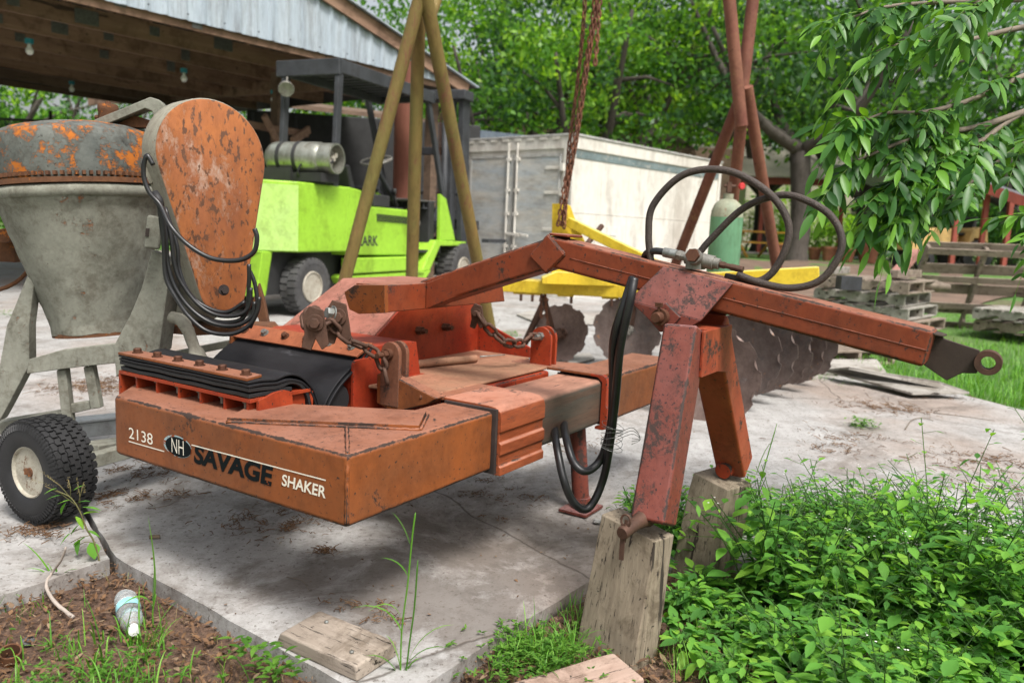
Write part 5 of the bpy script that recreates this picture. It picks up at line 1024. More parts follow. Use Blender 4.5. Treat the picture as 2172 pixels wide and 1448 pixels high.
for i, (pts, lb) in enumerate([([(1095, 668), (1125, 660), (1180, 668), (1200, 676), (1130, 682)], 'pale flattened cardboard piece left of the harrow discs'), ([(1180, 672), (1240, 668), (1300, 678), (1290, 690), (1215, 688)], 'pale flattened cardboard piece behind the first harrow disc'), ([(1195, 758), (1250, 750), (1262, 762), (1210, 775)], 'small torn board piece at the foot of the first disc')]):
    sheet([tuple(G(x, y, .012)) for x, y in pts], .012, PLY, 'flat_scrap', lb, 'scrap sheet')
# ---------------- rising lawn at the back right
def lz(x, y):
    t = max(0, min(1, (y-8)/14)); s_ = max(0, min(1, (x-.5)/3)); return -.03+.62*t*t*(3-2*t)*s_+.02*mnoise.noise(V(x*.7, y*.7, 0))
m = MB(); nx, ny = 70, 90; vs = []
def lx0(y): return max(2.7, 3.75-abs(y-5.4)*.5) if y < 9 else (3.0+(y-9)*.26 if y < 19 else 6.0)
for j in range(ny+1):
    y = 3.2+(j/ny)**1.6*110; xa = lx0(y) if y < 24 else 6-(y-24)*2.5; xb = 12+y*1.6
    for i in range(nx+1):
        x = xa+(xb-xa)*(i/nx)**1.3; vs.append((x, y, lz(x, y)))
m.add(vs, [(j*(nx+1)+i, j*(nx+1)+i+1, (j+1)*(nx+1)+i+1, (j+1)*(nx+1)+i) for j in range(ny) for i in range(nx)]); tag(m.build('lawn', LAWN, smooth=True), kind='structure')
MUL = plain('mulch', (.13, .085, .06), .95, var=.4, scale=3, bmp=1)
def patch(name, pts, mat, z=.01, kind='structure'):
    m = MB(); m.add([(x, y, lz(x, y)+z) for x, y in pts], [tuple(range(len(pts)))]); return tag(m.build(name, mat), kind=kind)
def gp(px, yy): q = D(px, 600, yy); return (q.x, yy)
m = MB(); n = 24; vs = []
for k in range(n+1):
    px = 1480+(2300-1480)*k/n
    for yy in (13.5+1.2*math.sin(k*.7), 20.5+.6*math.sin(k*1.1)):
        x, y = gp(px, yy); vs.append((x, y, lz(x, y)+.03))
m.add(vs, [(2*k, 2*k+2, 2*k+3, 2*k+1) for k in range(n)]); tag(m.build('mulch_bed', MUL), kind='structure')
m = MB(); vs = []
for k in range(n+1):
    px = 1400+(2100-1400)*k/n
    for yy in (27, 31):
        x, y = gp(px, yy); vs.append((x, y, lz(x, y)+.03))
m.add(vs, [(2*k, 2*k+2, 2*k+3, 2*k+1) for k in range(n)]); tag(m.build('path', CONC), kind='structure')
# ---------------- buildings at the back
REDP = worn('red_primer', (.33, .075, .05), (.26, .07, .05), rough=.6)
def at(px, py, yy): return D(px, py, yy)
OS = thing('pavilion', 'long low open pavilion with beige roof and red fascia behind the trees', 'pavilion', tuple(V(*gp(1650, 30), lz(*gp(1650, 30)))))
m = MB(); a_, b_ = at(1380, 382, 30), at(1960, 402, 30); m.prism([a_, b_, b_+V(0, 0, .25), a_+V(0, 0, .25)], (0, .1, 0)); m.build('fascia', REDP, OS, world=True)
m = MB(); m.prism([a_+V(0, -.1, .25), b_+V(0, -.1, .25), b_+V(0, 3, 1.6), a_+V(0, 3, 1.6)], (0, 0, .06)); m.build('roof', plain('beige_roof', (.40, .36, .30), .6, var=.2, scale=2), OS, world=True)
for px in (1480, 1620, 1790, 1940): p = at(px, 392, 30); m = MB(); m.bar(p, V(p.x, p.y, lz(p.x, p.y)-.1), .14, .14); m.build('post', REDP, OS, world=True)
PS = thing('carport', 'small carport with white edged roof on slim red posts at the right', 'carport', tuple(V(*gp(2090, 20), lz(*gp(2090, 20)))))
a_, b_ = at(2035, 368, 19), at(2200, 425, 18)
m = MB(); m.prism([a_, b_, b_+V(-1.5, 5, .5), a_+V(-1.5, 5, .5)], (0, 0, .05)); m.build('roof', GALV, PS, world=True)
m = MB(); m.bar(a_+V(0, 0, -.12), b_+V(0, 0, -.12), .08, .22); m.build('fascia', REDP, PS, world=True)
for (px, py) in ((2037, 392), (2096, 400), (2146, 418)): p = at(px, py, 18.8); m = MB(); m.bar(p, V(p.x, p.y, lz(p.x, p.y)-.1), .10, .10); m.build('post', REDP, PS, world=True)
OB = thing('old_shed', 'old shed with brown corrugated low roof behind the container', 'shed', tuple(V(*gp(1290, 26), -.1)))
m = MB(); a_, b_ = at(1090, 282, 24), at(1475, 322, 25); m.prism([a_, b_, b_+V(.5, 5, .9), a_+V(.5, 5, .9)], (0, 0, .08))
for k in range(40): p = a_.lerp(b_, k/40); m.bar(p+V(0, 0, .10), p+V(.5, 5, 1.0), .05, .05)
m.build('roof', worn('brown_roof', (.11, .07, .05), (.16, .11, .08), patch=(.22, .17, .13), th=.6, ps=1.5), OB, world=True)
m = MB(); m.bar(a_+V(0, 0, -.15), b_+V(0, 0, -.15), .1, .25); m.build('fascia', DKW, OB, world=True)
for t in (.05, .5, .95): p = a_.lerp(b_, t); m = MB(); m.bar(p, V(p.x, p.y, -.1), .14, .14); m.build('post', DKW, OB, world=True)
m = MB(); p = a_.lerp(b_, .3); m.span((p.x-4, p.y+4.5, -.1), (p.x+6, p.y+4.6, p.z+.4)); m.build('wall', plain('shed_wall', (.30, .20, .15), .8), OB, world=True)
HS = thing('house', 'pale metal roofed house glimpsed between tree trunks', 'house', tuple(V(*gp(1700, 46), .5)))
m = MB(); a_, b_ = at(1560, 330, 44), at(1900, 320, 46); m.prism([a_, b_, b_+V(0, 6, 2.0), a_+V(0, 6, 2.0)], (0, 0, .1)); m.build('roof', GALV, HS, world=True)
m = MB(); m.prism([a_+V(1, 1, 0), b_+V(-1, 1, 0), V(b_.x-1, b_.y+1, .4), V(a_.x+1, a_.y+1, .4)], (0, 6, 0)); m.build('wall', plain('house_wall', (.48, .42, .34), .7), HS, world=True)
for k in range(5): p = a_.lerp(b_, .15+.17*k); m = MB(); m.box((p.x, p.y+.97, 2.2), (1.0, .06, 1.2)); m.build('window', INT, HS, world=True)
# ---------------- yard furniture far away
def pot(px, yy, s_, label):
    x, y = gp(px, yy); t = thing('plant_pot', label, 'plant pot', (x, y, lz(x, y)), group='terracotta pots along the mulch bed')
    m = MB(); m.lathe([(.13*s_, 0), (.19*s_, .30*s_), (.21*s_, .30*s_), (.21*s_, .36*s_), (.17*s_, .36*s_), (.16*s_, .30*s_), (0, .30*s_)], (0, 0, 0), (0, 0, 1), 20); m.build('pot', plain('terracotta', (.36, .14, .08), .8) if 'terracotta' not in MATS else MATS['terracotta'], t, smooth=True, angle=40)
    m = MB()
    for k in range(90):
        a = random.uniform(0, 6.28); r = random.uniform(0, .28)*s_; h = .36*s_+random.uniform(0, .45)*s_; c = V(r*math.cos(a), r*math.sin(a), h); d = V(random.uniform(-1, 1), random.uniform(-1, 1), random.uniform(-.2, 1)).normalized()*.09*s_; q = d.cross(V(random.random(), random.random(), 1)).normalized()*.035*s_
        m.add([c-d, c+q, c+d, c-q], [(0, 1, 2, 3)])
    m.build('foliage', LEAF_B, t); return t
LEAF_B = leafm('leaf_bush', [(.05, .14, .02), (.09, .22, .03), (.16, .32, .05)])
for (px, yy, s_, lb) in ((1645, 24, 1.2, 'large terracotta pot left of the big tree trunk'), (1722, 23, 1.0, 'small terracotta pot just right of the big trunk'), (1752, 22.5, 1.1, 'terracotta pot with pale green plant under the leaves'), (1792, 22, 1.0, 'short red pot behind the hose loop'), (1835, 22, 1.5, 'tall brown pot nearly covered by hanging leaves')): pot(px, yy, s_, lb)
x, y = gp(1592, 23); PT = thing('picnic_table', 'orange-yellow slatted garden table beyond the green cylinder', 'table', (x, y, lz(x, y)), R(20))
YT = plain('orange_slat', (.50, .25, .03), .6)
for k in range(5): m = MB(); m.box((0, -.4+k*.2, .72), (1.6, .16, .04)); m.build('table_slat', YT, PT)
for s_ in (-.55, .55):
    for t in (-1, 1): m = MB(); m.bar((s_, t*.5, 0), (s_, -t*.25, .70), .07, .04); m.build('leg', YT, PT)
for s_ in (-.75, .75): m = MB(); m.box((0, s_, .42), (1.6, .25, .04)); m.build('bench', YT, PT)
x, y = gp(1990, 19.5); TR_ = thing('compact_tractor', 'faded yellow compact tractor under the carport at right', 'tractor', (x, y, lz(x, y)), R(8))
YB = plain('faded_yellow', (.52, .34, .13), .5)
m = MB(); m.prism([(-1.0, -.3, .45), (-1.0, -.3, .85), (-.55, -.3, 1.0), (.15, -.3, 1.0), (.2, -.3, .55)], (0, .6, 0)); m.build('hood', YB, TR_, bevel=.03)
m = MB(); m.prism([(.10, -.42, .40), (.10, -.42, .62), (.35, -.42, .62), (.42, -.42, .98), (.62, -.42, 1.06), (.82, -.42, .98), (.9, -.42, .45), (.75, -.42, .45), (.66, -.42, .80), (.5, -.42, .80), (.42, -.42, .45)], (0, .84, 0)); m.build('fender', YB, TR_, bevel=.02)
m = MB(); m.span((.25, -.2, .85), (.6, .2, .92)); m.prism([(.55, -.2, .9), (.62, -.2, 1.3), (.70, -.2, 1.3), (.68, -.2, .9)], (0, .4, 0)); m.build('seat', INT, TR_, bevel=.03)
m = MB(); m.tube([V(.05, 0, .95), V(.18, 0, 1.2)], .02, 8); m.lathe([(.15, 0), (.17, 0), (.17, .02), (.15, .02)], (.18, 0, 1.2), (.4, 0, .9), 20, close=True); m.build('steering_wheel', INT, TR_)
for (x_, r_) in ((.6, .38), (-.75, .24)):
    for s_ in (-.5, .36): m = MB(); m.lathe([(r_*.45, 0), (r_, .02), (r_, .14), (r_*.45, .16)], (x_, s_, r_), (0, 1, 0), 28, close=True); m.build('wheel', RUBBER, TR_, smooth=True, angle=40)
x, y = gp(1488, 22); BN = thing('bin', 'small dark green bin at the end of the container', 'bin', (x, y, lz(x, y)))
m = MB(); m.lathe([(.22, 0), (.28, .7), (.30, .7), (.30, .76), (.1, .82), (0, .82)], (0, 0, 0), (0, 0, 1), 20); m.build('bin_body', plain('bin_green', (.03, .13, .06), .5), BN, smooth=True, angle=40)

# ================================================================ TREES
BARK = wood('bark', (.055, .045, .038), (.10, .085, .07), axis=2, scale=.5, crack=.58, bmp=1)
LEAF1 = leafm('tree_leaf', [(.04, .12, .02), (.07, .19, .03), (.10, .26, .035), (.18, .38, .05)], trans=.55)
LEAF2 = leafm('tree_leaf_bright', [(.10, .24, .025), (.16, .34, .04), (.25, .46, .05), (.34, .54, .07)], trans=.55)
LEAF3 = leafm('tree_leaf_dark', [(.018, .06, .018), (.028, .09, .022), (.045, .13, .028)], trans=.3)
def crown_mesh(seed, n_cl, per, rad=(3.6, 3.6, 2.9), size=.155, hollow=.30):
    rg = random.Random(seed); m = MB(); cl = []
    for i in range(n_cl):
        while True:
            p = V(rg.uniform(-1, 1), rg.uniform(-1, 1), rg.uniform(-1, 1))
            if hollow < p.length < 1 and mnoise.noise(p*2.2+V(seed, 0, 0)) > .04: break
        c = V(p.x*rad[0], p.y*rad[1], p.z*rad[2]); cl.append(c); dr = V(rg.uniform(-1, 1), rg.uniform(-1, 1), rg.uniform(-.7, .2)).normalized(); cr_ = rg.uniform(.45, .85)
        m.mi = 1 if rg.random() < .42 else 0  # random clusters take a second leaf colour, painting shade contrast into the crown
        for k in range(per):
            o_ = V(rg.gauss(0, 1), rg.gauss(0, 1), rg.gauss(0, .55))*cr_*.42 + dr*rg.uniform(-.5, .6)
            d = (dr*rg.uniform(.2, 1)+V(rg.uniform(-1, 1), rg.uniform(-1, 1), rg.uniform(-1.1, .2))).normalized()*size*rg.uniform(.6, 1.3)
            w = d.cross(V(rg.uniform(-1, 1), rg.uniform(-1, 1), rg.uniform(-1, 1))); w = w.normalized()*size*.30; q = c+o_
            m.add([q-d*.5, q+w+d*.05, q+d*.6, q-w+d*.05], [(0, 1, 2, 3)])
    me = bpy.data.meshes.new('crown'); me.from_pydata([tuple(p) for p in m.v], [], m.f); me['mi'] = 1; CMI.append(list(m.m)); me.update(); return me, cl
CMI = []
CR = [crown_mesh(s, 135, 52) for s in (1, 2, 3)]
CRM = []
for qi, (me, cl) in enumerate(CR):
    row = []
    for L_, L2_ in ((LEAF1, LEAF3), (LEAF2, LEAF1), (LEAF3, LEAF1)):
        k = me.copy(); k.materials.append(L_); k.materials.append(L2_); k.polygons.foreach_set('material_index', CMI[qi]); row.append(k)
    CRM.append(row)
def tree(px, yy, h, s, var, leaf, label, trunk_r=.22, lean=(0, 0), forks=5, fkr=.28, group='trees behind the yard', sz=1):
    q = D(px, 500, yy); bz = lz(q.x, yy) if q.x > 2 else -.13
    t = thing('tree', label, 'tree', (q.x, yy, bz), group=group)
    rg = random.Random(int(px*7+yy)); m = MB(); top = V(lean[0], lean[1], h); fk = h*fkr
    f0_ = V(lean[0]*.25, lean[1]*.25, fk)
    m.tube(smooth_path([V(0, 0, -.3), V(.05, 0, fk*.4), f0_], 5), [trunk_r*1.35]*2+[trunk_r*1.1]*3+[trunk_r]*6, 10)
    for k in range(forks):
        a = 2*math.pi*k/forks+rg.uniform(-.4, .4); e_ = V(math.cos(a)*s*2.3, math.sin(a)*s*2.3, h+rg.uniform(-1.6, 1.2)) + V(lean[0], lean[1], 0); md = f0_.lerp(e_, .45)+V(math.cos(a)*.25, math.sin(a)*.25, -.4)
        pth = smooth_path([f0_, md, e_], 5); m.tube(pth, [trunk_r*.7*(1-.8*i/len(pth)) for i in range(len(pth))], 7)
        for j in range(3):
            b0 = md.lerp(e_, rg.uniform(0, .7)); b1 = b0+V(rg.uniform(-1, 1), rg.uniform(-1, 1), rg.uniform(-.1, .8))*s*1.6; m.tube([b0, b0.lerp(b1, .5)+V(0, 0, .15), b1], [trunk_r*.26, trunk_r*.18, trunk_r*.06], 5)
    m.build('trunk', BARK, t, smooth=True)
    c = bpy.data.objects.new('crown', CRM[var][leaf]); COL.objects.link(c); c.parent = t; c.location = (lean[0], lean[1], h); c.rotation_euler = (0, 0, rg.uniform(0, 6.28)); c.scale = (s*sz, s*sz, s*1.0*sz)
    return t
trees = [
 (1090, 24, 6.2, 1.15, 0, 1, 'bright green tree right behind the end of the shed roof', .2),
 (930, 30, 7.5, 1.5, 1, 0, 'dense green tree above the left gantry legs', .28),
 (1235, 23, 6.6, 1.2, 2, 0, 'forked tree with slanting trunks behind the container', .26),
 (1150, 34, 8.0, 1.5, 1, 0, 'tall green tree between shed gable and hanging chain', .3),
 (1330, 30, 7.4, 1.35, 0, 0, 'dark leafed tree behind the container, right of the chain', .3),
 (1440, 25, 6.4, 1.1, 1, 1, 'light green tree left of the red gantry poles', .2),
 (1470, 40, 7.0, 1.7, 2, 0, 'broad tree far behind the red gantry poles', .35),
 (1690, 21, 6.6, 1.25, 1, 2, 'big shade tree with thick dark trunk on the lawn', .25),
 (1610, 33, 7.6, 1.4, 0, 0, 'green tree behind the big shade tree on its left', .3),
 (1830, 30, 7.0, 1.4, 2, 0, 'green tree behind the overhanging branch', .28),
 (1960, 26, 6.4, 1.3, 0, 0, 'leafy tree behind the carport roof', .25),
 (2140, 24, 6.0, 1.3, 1, 0, 'leafy tree at the right edge above the carport', .25),
 (1770, 48, 6.0, 2.0, 0, 1, 'pale green tree far behind the pavilion', .4),
 (2050, 44, 6, 1.8, 2, 2, 'dark tree far behind the carport', .4),
 (1250, 50, 6.5, 2.1, 0, 1, 'pale tree far behind the container', .4),
 (1560, 56, 7, 2.2, 1, 1, 'pale tree far beyond the garden path', .4),
 (1000, 46, 6.5, 2.0, 2, 0, 'distant tree behind the forklift mast', .4),
 (60, 30, 4.6, 1.3, 0, 0, 'green tree seen under the shed at the left edge', .25),
 (330, 36, 4.8, 1.4, 1, 0, 'green tree seen under the shed behind the mixer', .25),
 (640, 34, 5.0, 1.3, 2, 0, 'green tree seen under the shed behind the forklift guard', .25),
 (-120, 26, 4.0, 1.2, 2, 1, 'bright tree beyond the mesh fence at the far left', .25),
 (820, 32, 5.0, 1.3, 0, 1, 'bright tree seen through the forklift guard', .25)]
for a in trees: tree(*a[:3], a[3], a[4], a[5], a[6], trunk_r=a[7], lean=(random.uniform(-.5, .5), 0), fkr=.42 if a[0] == 1690 else .30)
# clipped hedge and shrubs
def shrub(px, yy, w, h, label, leaf=2, n=2600, name='bush', dep=1.2, size=.09):
    x, y = gp(px, yy); t = thing(name, label, 'bush', (x, y, lz(x, y) if x > 2 else -.13)); m = MB(); rg = random.Random(int(px))
    for k in range(n):
        a = rg.uniform(0, 6.28); e_ = rg.random()**.35; cx = math.cos(a)*w*e_*.5; cy = math.sin(a)*dep*e_*.5; top = h*(1-.35*(abs(cx)/(w*.5))**3)*(.85+.25*mnoise.noise(V(cx*1.5, cy, px*.1))); c = V(cx, cy, rg.random()**.7*top)
        d = V(rg.uniform(-1, 1), rg.uniform(-1, 1), rg.uniform(-.6, .8)).normalized()*size; q = d.cross(V(rg.random(), rg.random(), 1)).normalized()*size*.4; m.add([c-d*.5, c+q, c+d*.5, c-q], [(0, 1, 2, 3)])
    f = m.build('foliage', [LEAF1, LEAF2, LEAF3][leaf], t)
    m = MB()
    for k in range(5): m.tube([V(rg.uniform(-.2, .2), 0, -.1), V(rg.uniform(-w*.3, w*.3), rg.uniform(-.2, .2), h*.7)], .02, 5)
    m.build('stem', BARK, t); return t
shrub(2110, 23, 5.0, 1.9, 'dark clipped hedge behind the carport posts', 2, 9000, 'hedge')
shrub(1900, 26, 3.0, 1.6, 'dark bush behind the hanging leaves', 2, 4000)
shrub(1580, 34, 4.0, 2.2, 'light green bush beyond the picnic table', 1, 4000)
shrub(1760, 36, 5.0, 2.2, 'light green bush beyond the flower pots', 1, 5000)
shrub(1490, 30, 2.5, 2.4, 'green bush at the end of the container', 0, 3500)
shrub(60, 24, 6.0, 2.2, 'green bush beyond the fence at far left', 0, 5000, size=.13)
shrub(420, 26, 6.0, 1.8, 'green bush beyond the fence under the shed', 0, 5000, size=.13)
shrub(760, 26, 4.0, 2.0, 'green bush behind the forklift', 0, 3500, size=.13)
# distant wood closing the view: one dense belt of far trees
m = MB(); rg = random.Random(11)
for k in range(42000):
    x = rg.uniform(-75, 85); y = rg.uniform(62, 72); top = 7.5+3*mnoise.noise(V(x*.09, 0, 0))+2*mnoise.noise(V(x*.35, 2, 0)); z = rg.random()**.75*top; s_ = rg.uniform(.35, .8)
    d = V(rg.uniform(-1, 1), rg.uniform(-.4, .4), rg.uniform(-1, 1)).normalized()*s_; q = d.cross(V(0, 1, .2)).normalized()*s_*.5; c = V(x, y, z); m.add([c-d*.5, c+q, c+d*.5, c-q], [(0, 1, 2, 3)])
tag(m.build('distant_wood', LEAF1), kind='stuff')
# ================================================================ OVERHANGING BRANCH (pinnate leaves)
PECAN = leafm('pinnate_leaf', [(.025, .085, .022), (.045, .13, .03), (.075, .20, .035), (.17, .37, .045)], rough=.40, trans=.42, spec=.35)
TWIG = plain('twig_bark', (.15, .12, .09), .8, var=.3, scale=30)
OBR = thing('pecan_branch', 'leafy green branch with long pinnate leaves hanging in from the upper right', 'branch', tuple(D(2250, 150, 2.7)))
def leaflet(m, base, d, side, L, wd, droop):
    "folded, curved lance-shaped leaflet"
    d = d.normalized(); n = side.cross(d).normalized(); n = n if n.z > 0 else -n; vs = []; K = 5
    for k in range(K+1):
        t = k/K; w = wd*math.sin(math.pi*min(1, t*.92+.06))**.8*(1-.25*t) if k < K else 0; c = base+d*L*t+V(0, 0, -1)*droop*L*t*t; s_ = d.cross(n)
        vs += [c-s_*w+n*w*.30, c, c+s_*w+n*w*.30]
    fs = []
    for k in range(K): a = 3*k; fs += [(a, a+1, a+4, a+3), (a+1, a+2, a+5, a+4)]
    m.add(vs, fs)
def pinnate(m, st, p, d, L, n, ll, rg):
    up = V(rg.uniform(-.5, .5), rg.uniform(-.5, .5), 1).normalized(); path = []; droopf = rg.uniform(.1, .7)
    for k in range(9):
        t = k/8; path.append(p+d*L*t+V(0, 0, -1)*L*droopf*t*t)
    st.tube(path, [.0016*(1-.5*k/8) for k in range(9)], 5)
    for k in range(n):
        t = .12+.86*k/n; i = min(7, int(t*8)); q = path[i].lerp(path[i+1], t*8-i); tn = (path[i+1]-path[i]).normalized(); sd_ = tn.cross(up).normalized()
        for s_ in (-1, 1):
            dd_ = (sd_*s_*.75+tn*.55+V(rg.uniform(-.25, .25), rg.uniform(-.25, .25), rg.uniform(-.85, .25))).normalized(); leaflet(m, q, dd_, tn, ll*rg.uniform(.75, 1.1)*(1-.25*abs(t-.5)), ll*.20, rg.uniform(-.1, .5))
    leaflet(m, path[-1], (path[-1]-path[-2]).normalized(), V(rg.uniform(-1, 1), rg.uniform(-1, 1), 0), ll*1.05, ll*.20, .2)
twigs = [
 [(2330, 120, 2.9), (2200, 150, 2.8), (2060, 212, 2.65), (1960, 238, 2.55), (1880, 240, 2.5), (1800, 270, 2.45)],
 [(2330, 200, 2.9), (2180, 235, 2.8), (2080, 300, 2.7), (2010, 335, 2.6), (1950, 370, 2.55), (1880, 400, 2.5)],
 [(2300, -10, 3.0), (2150, 0, 2.9), (2000, 5, 2.8), (1880, 15, 2.7), (1800, 40, 2.65)],
 [(2300, 40, 2.8), (2160, 60, 2.75), (2030, 90, 2.7), (1930, 90, 2.65), (1860, 110, 2.6)],
 [(2180, 235, 2.8), (2070, 270, 2.7), (1970, 285, 2.6), (1890, 310, 2.5), (1820, 340, 2.45)],
 [(2080, 300, 2.7), (1990, 370, 2.65), (1930, 420, 2.6), (1890, 455, 2.55)],
 [(2330, 420, 2.8), (2250, 450, 2.7), (2200, 475, 2.6)],
 [(2300, -60, 2.4), (2190, -40, 2.4), (2090, 0, 2.4), (2030, 40, 2.4)],
 [(2300, 250, 3.1), (2180, 300, 3.0), (2070, 380, 2.95), (2000, 430, 2.9)]]
rg = random.Random(21); m = MB(); st = MB(); stem = MB()
for ti, tw in enumerate(twigs):
    path = smooth_path([D(*a) for a in tw], 6); n = len(path); stem.tube(path, [.010*(1-.8*i/n)+.0015 for i in range(n)], 7)
    cnt = [26, 26, 22, 22, 24, 22, 8, 12, 20][ti]
    for k in range(cnt):
        t = .22+.78*(k+rg.random()*.6)/cnt; i = min(n-2, int(t*(n-1))); p = path[i].lerp(path[i+1], t*(n-1)-i); tn = (path[i+1]-path[i]).normalized()
        d = (tn*.8+V(rg.uniform(-.5, .1), rg.uniform(-.9, .9), rg.uniform(-.5, .35))).normalized()
        if k == cnt-1: d = (tn+V(0, 0, -.1)).normalized()
        pinnate(m, st, p, d, rg.uniform(.12, .23), rg.choice((4, 5, 5, 6)), rg.uniform(.052, .084), rg)
stem.build('limb', TWIG, OBR, smooth=True, world=True)
m.build('foliage', PECAN, OBR, smooth=True, world=True); st.build('leaf_stalk', leafm('leaf_stalk', [(.14, .26, .04), (.18, .30, .06)]), OBR, smooth=True, world=True)

# ================================================================ WEEDS, GRASS, LITTER
NSH = leafm('weed_leaf', [(.055, .155, .035), (.085, .235, .045), (.125, .32, .05), (.16, .36, .05), (.25, .46, .06)], rough=.55, trans=.42, tr_col=(1.5, 1.5, .4), spec=.2)
GRS = leafm('grass_blade', [(.06, .18, .02), (.09, .25, .025), (.14, .34, .04), (.20, .40, .06)], rough=.45, trans=.35)
DRY = leafm('dry_grass', [(.30, .22, .10), (.22, .17, .07), (.16, .17, .05)], trans=.2, tr_col=(1, 1, .8))
LIT = leafm('leaf_litter', [(.06, .035, .02), (.12, .065, .035), (.19, .11, .06), (.10, .06, .04), (.24, .17, .11)], rough=.8, trans=.05, spec=.1)
def wleaf(m, p, d, L, wd, curl=.2):
    d = d.normalized(); s_ = d.cross(V(0, 0, 1)); s_ = s_.normalized() if s_.length > .1 else V(1, 0, 0); n = s_.cross(d).normalized(); vs = []; K = 4; prof = (.15, .85, 1, .6, 0)
    for k in range(K+1):
        t = k/K; w = wd*prof[k]; c = p+d*L*t-n*curl*L*t*t+n*0; vs += [c-s_*w+n*w*.28, c, c+s_*w+n*w*.28]
    fs = []
    for k in range(K): a = 3*k; fs += [(a, a+1, a+4, a+3), (a+1, a+2, a+5, a+4)]
    m.add(vs, fs)
def weed(m, st, fl, p, h, rg, big=1.0):
    nb = rg.choice((2, 3, 3))
    for b_ in range(nb):
        a = rg.uniform(0, 6.28); lean = V(math.cos(a), math.sin(a), 0)*rg.uniform(.2, .75)*h; pth = smooth_path([p, p+V(0, 0, h*.45)+lean*.35, p+V(0, 0, h*rg.uniform(.75, 1))+lean], 4); st.tube(pth, [.0028*(1-.6*i/len(pth)) for i in range(len(pth))], 4)
        nl = int(7+h*26)
        for k in range(nl):
            t = .15+.85*k/nl; i = min(len(pth)-2, int(t*(len(pth)-1))); q = pth[i].lerp(pth[i+1], rg.random()); a2 = k*2.4+rg.uniform(-.5, .5); tw_ = V(math.cos(a2), math.sin(a2), rg.uniform(.0, .5)); pl = rg.uniform(.015, .045)
            L = rg.uniform(.030, .066)*big*(1.15-.6*t); e_ = q+tw_*pl; st.tube([q, e_], .0008, 3); wleaf(m, e_, tw_+V(rg.uniform(-.4, .4), rg.uniform(-.4, .4), rg.uniform(-.8, .25)), L, L*rg.uniform(.20, .30), rg.uniform(0, .3))
        if rg.random() < .10 and fl is not None:
            q = pth[-1]; 
            for k in range(3):
                c = q+V(rg.uniform(-.015, .015), rg.uniform(-.015, .015), rg.uniform(-.01, .01))
                for j in range(5): a3 = j*1.2566; u_ = V(math.cos(a3), math.sin(a3), -.3)*.004; m3 = V(-math.sin(a3), math.cos(a3), 0)*.0015; fl.add([c, c+u_*.5+m3, c+u_, c+u_*.5-m3], [(0, 1, 2, 3)])
def inpoly(x, y, P_):
    c = False; n = len(P_); j = n-1
    for i in range(n):
        if (P_[i][1] > y) != (P_[j][1] > y) and x < (P_[j][0]-P_[i][0])*(y-P_[i][1])/(P_[j][1]-P_[i][1])+P_[i][0]: c = not c
        j = i
    return c
rg = random.Random(5); m = MB(); st = MB(); fl = MB()
WP = [(.56, 2.38), (.66, 2.52), (.88, 2.66), (1.5, 2.72), (2.3, 2.76), (2.9, 2.8), (2.8, 1.9), (1.9, 1.35), (1.15, 1.32), (.74, 1.50), (.58, 1.95)]
cnt = 0
while cnt < 520:
    x = rg.uniform(.45, 3.0); y = rg.uniform(1.2, 2.9)
    if not inpoly(x, y, WP): continue
    den = (y-1.2)/1.3
    if rg.random() > .35+den or mnoise.noise(V(x*4, y*4, 5)) < -.28: continue
    h = (rg.uniform(.07, .24)+.20*max(0, min(1, (y-1.9)/.7)))*max(.3, 1+1.1*mnoise.noise(V(x*3.2, y*3.2, 0)))
    if x < .72: h *= .65
    if x/y < .33: h = min(h, .09)
    weed(m, st, fl if rg.random() < .4 else None, V(x, y, -.06), h, rg, rg.choice((.8, 1., 1.15, 1.6))); cnt += 1
for (x, y, h) in [(1.72, 2.5, .42), (1.85, 2.6, .45), (2.05, 2.66, .36), (1.55, 2.62, .36)]: weed(m, st, fl, V(x, y, -.06), h, rg, 1.1); weed(m, st, fl, V(x+.03, y, -.06), h*.9, rg, 1.1)
# fringe along the joint behind the legs
for k in range(70):
    t = rg.random(); x = .47+t*1.3; y = 2.66+t*.35+rg.uniform(-.05, .22); weed(m, st, fl, V(x, y, -.02), rg.uniform(.12, .24), rg, 1.0)
WPT = thing('weed_patch', 'dense low patch of broad-leaved green weeds right of the timber blocks', 'weeds', (1.5, 2.1, -.06)); del WPT['label'], WPT['category']; bpy.data.objects.remove(WPT)
w1 = m.build('weed_patch', NSH, smooth=True); tag(w1, kind='stuff'); w2 = st.build('weed_stems', leafm('weed_stem', [(.05, .12, .03), (.10, .20, .05)]), w1); w3 = fl.build('weed_flowers', plain('white_petal', (.75, .75, .70), .6, bmp=0), w1)
def blade(m, p, d, L, w, droop, rg):
    side = V(-d.y, d.x, 0).normalized() if abs(d.x)+abs(d.y) > .01 else V(1, 0, 0); K = 6; vs = []
    for k in range(K+1):
        t = k/K; c = p+(V(0, 0, 1)+d*.35).normalized()*L*t+d*L*droop*t*t-V(0, 0, 1)*L*droop*.75*t*t*t; ww = w*(1-t)**.6*(.6+.4*min(1, t*4)) if k < K else 0
        vs += [c-side*ww, c-V(0, 0, ww*.4), c+side*ww]
    m.add(vs, [f for k in range(K) for f in ((3*k, 3*k+1, 3*k+4, 3*k+3), (3*k+1, 3*k+2, 3*k+5, 3*k+4))])
def tuft(m, c, n, L, w, spread, rg, r=.03):
    for k in range(n):
        a = rg.uniform(0, 6.28); d = V(math.cos(a), math.sin(a), 0)*spread; blade(m, V(c[0]+rg.gauss(0, r), c[1]+rg.gauss(0, r), c[2]), d*rg.uniform(.3, 1.1), L*rg.uniform(.45, 1.1), w*rg.uniform(.6, 1.1), rg.uniform(.15, .8), rg)
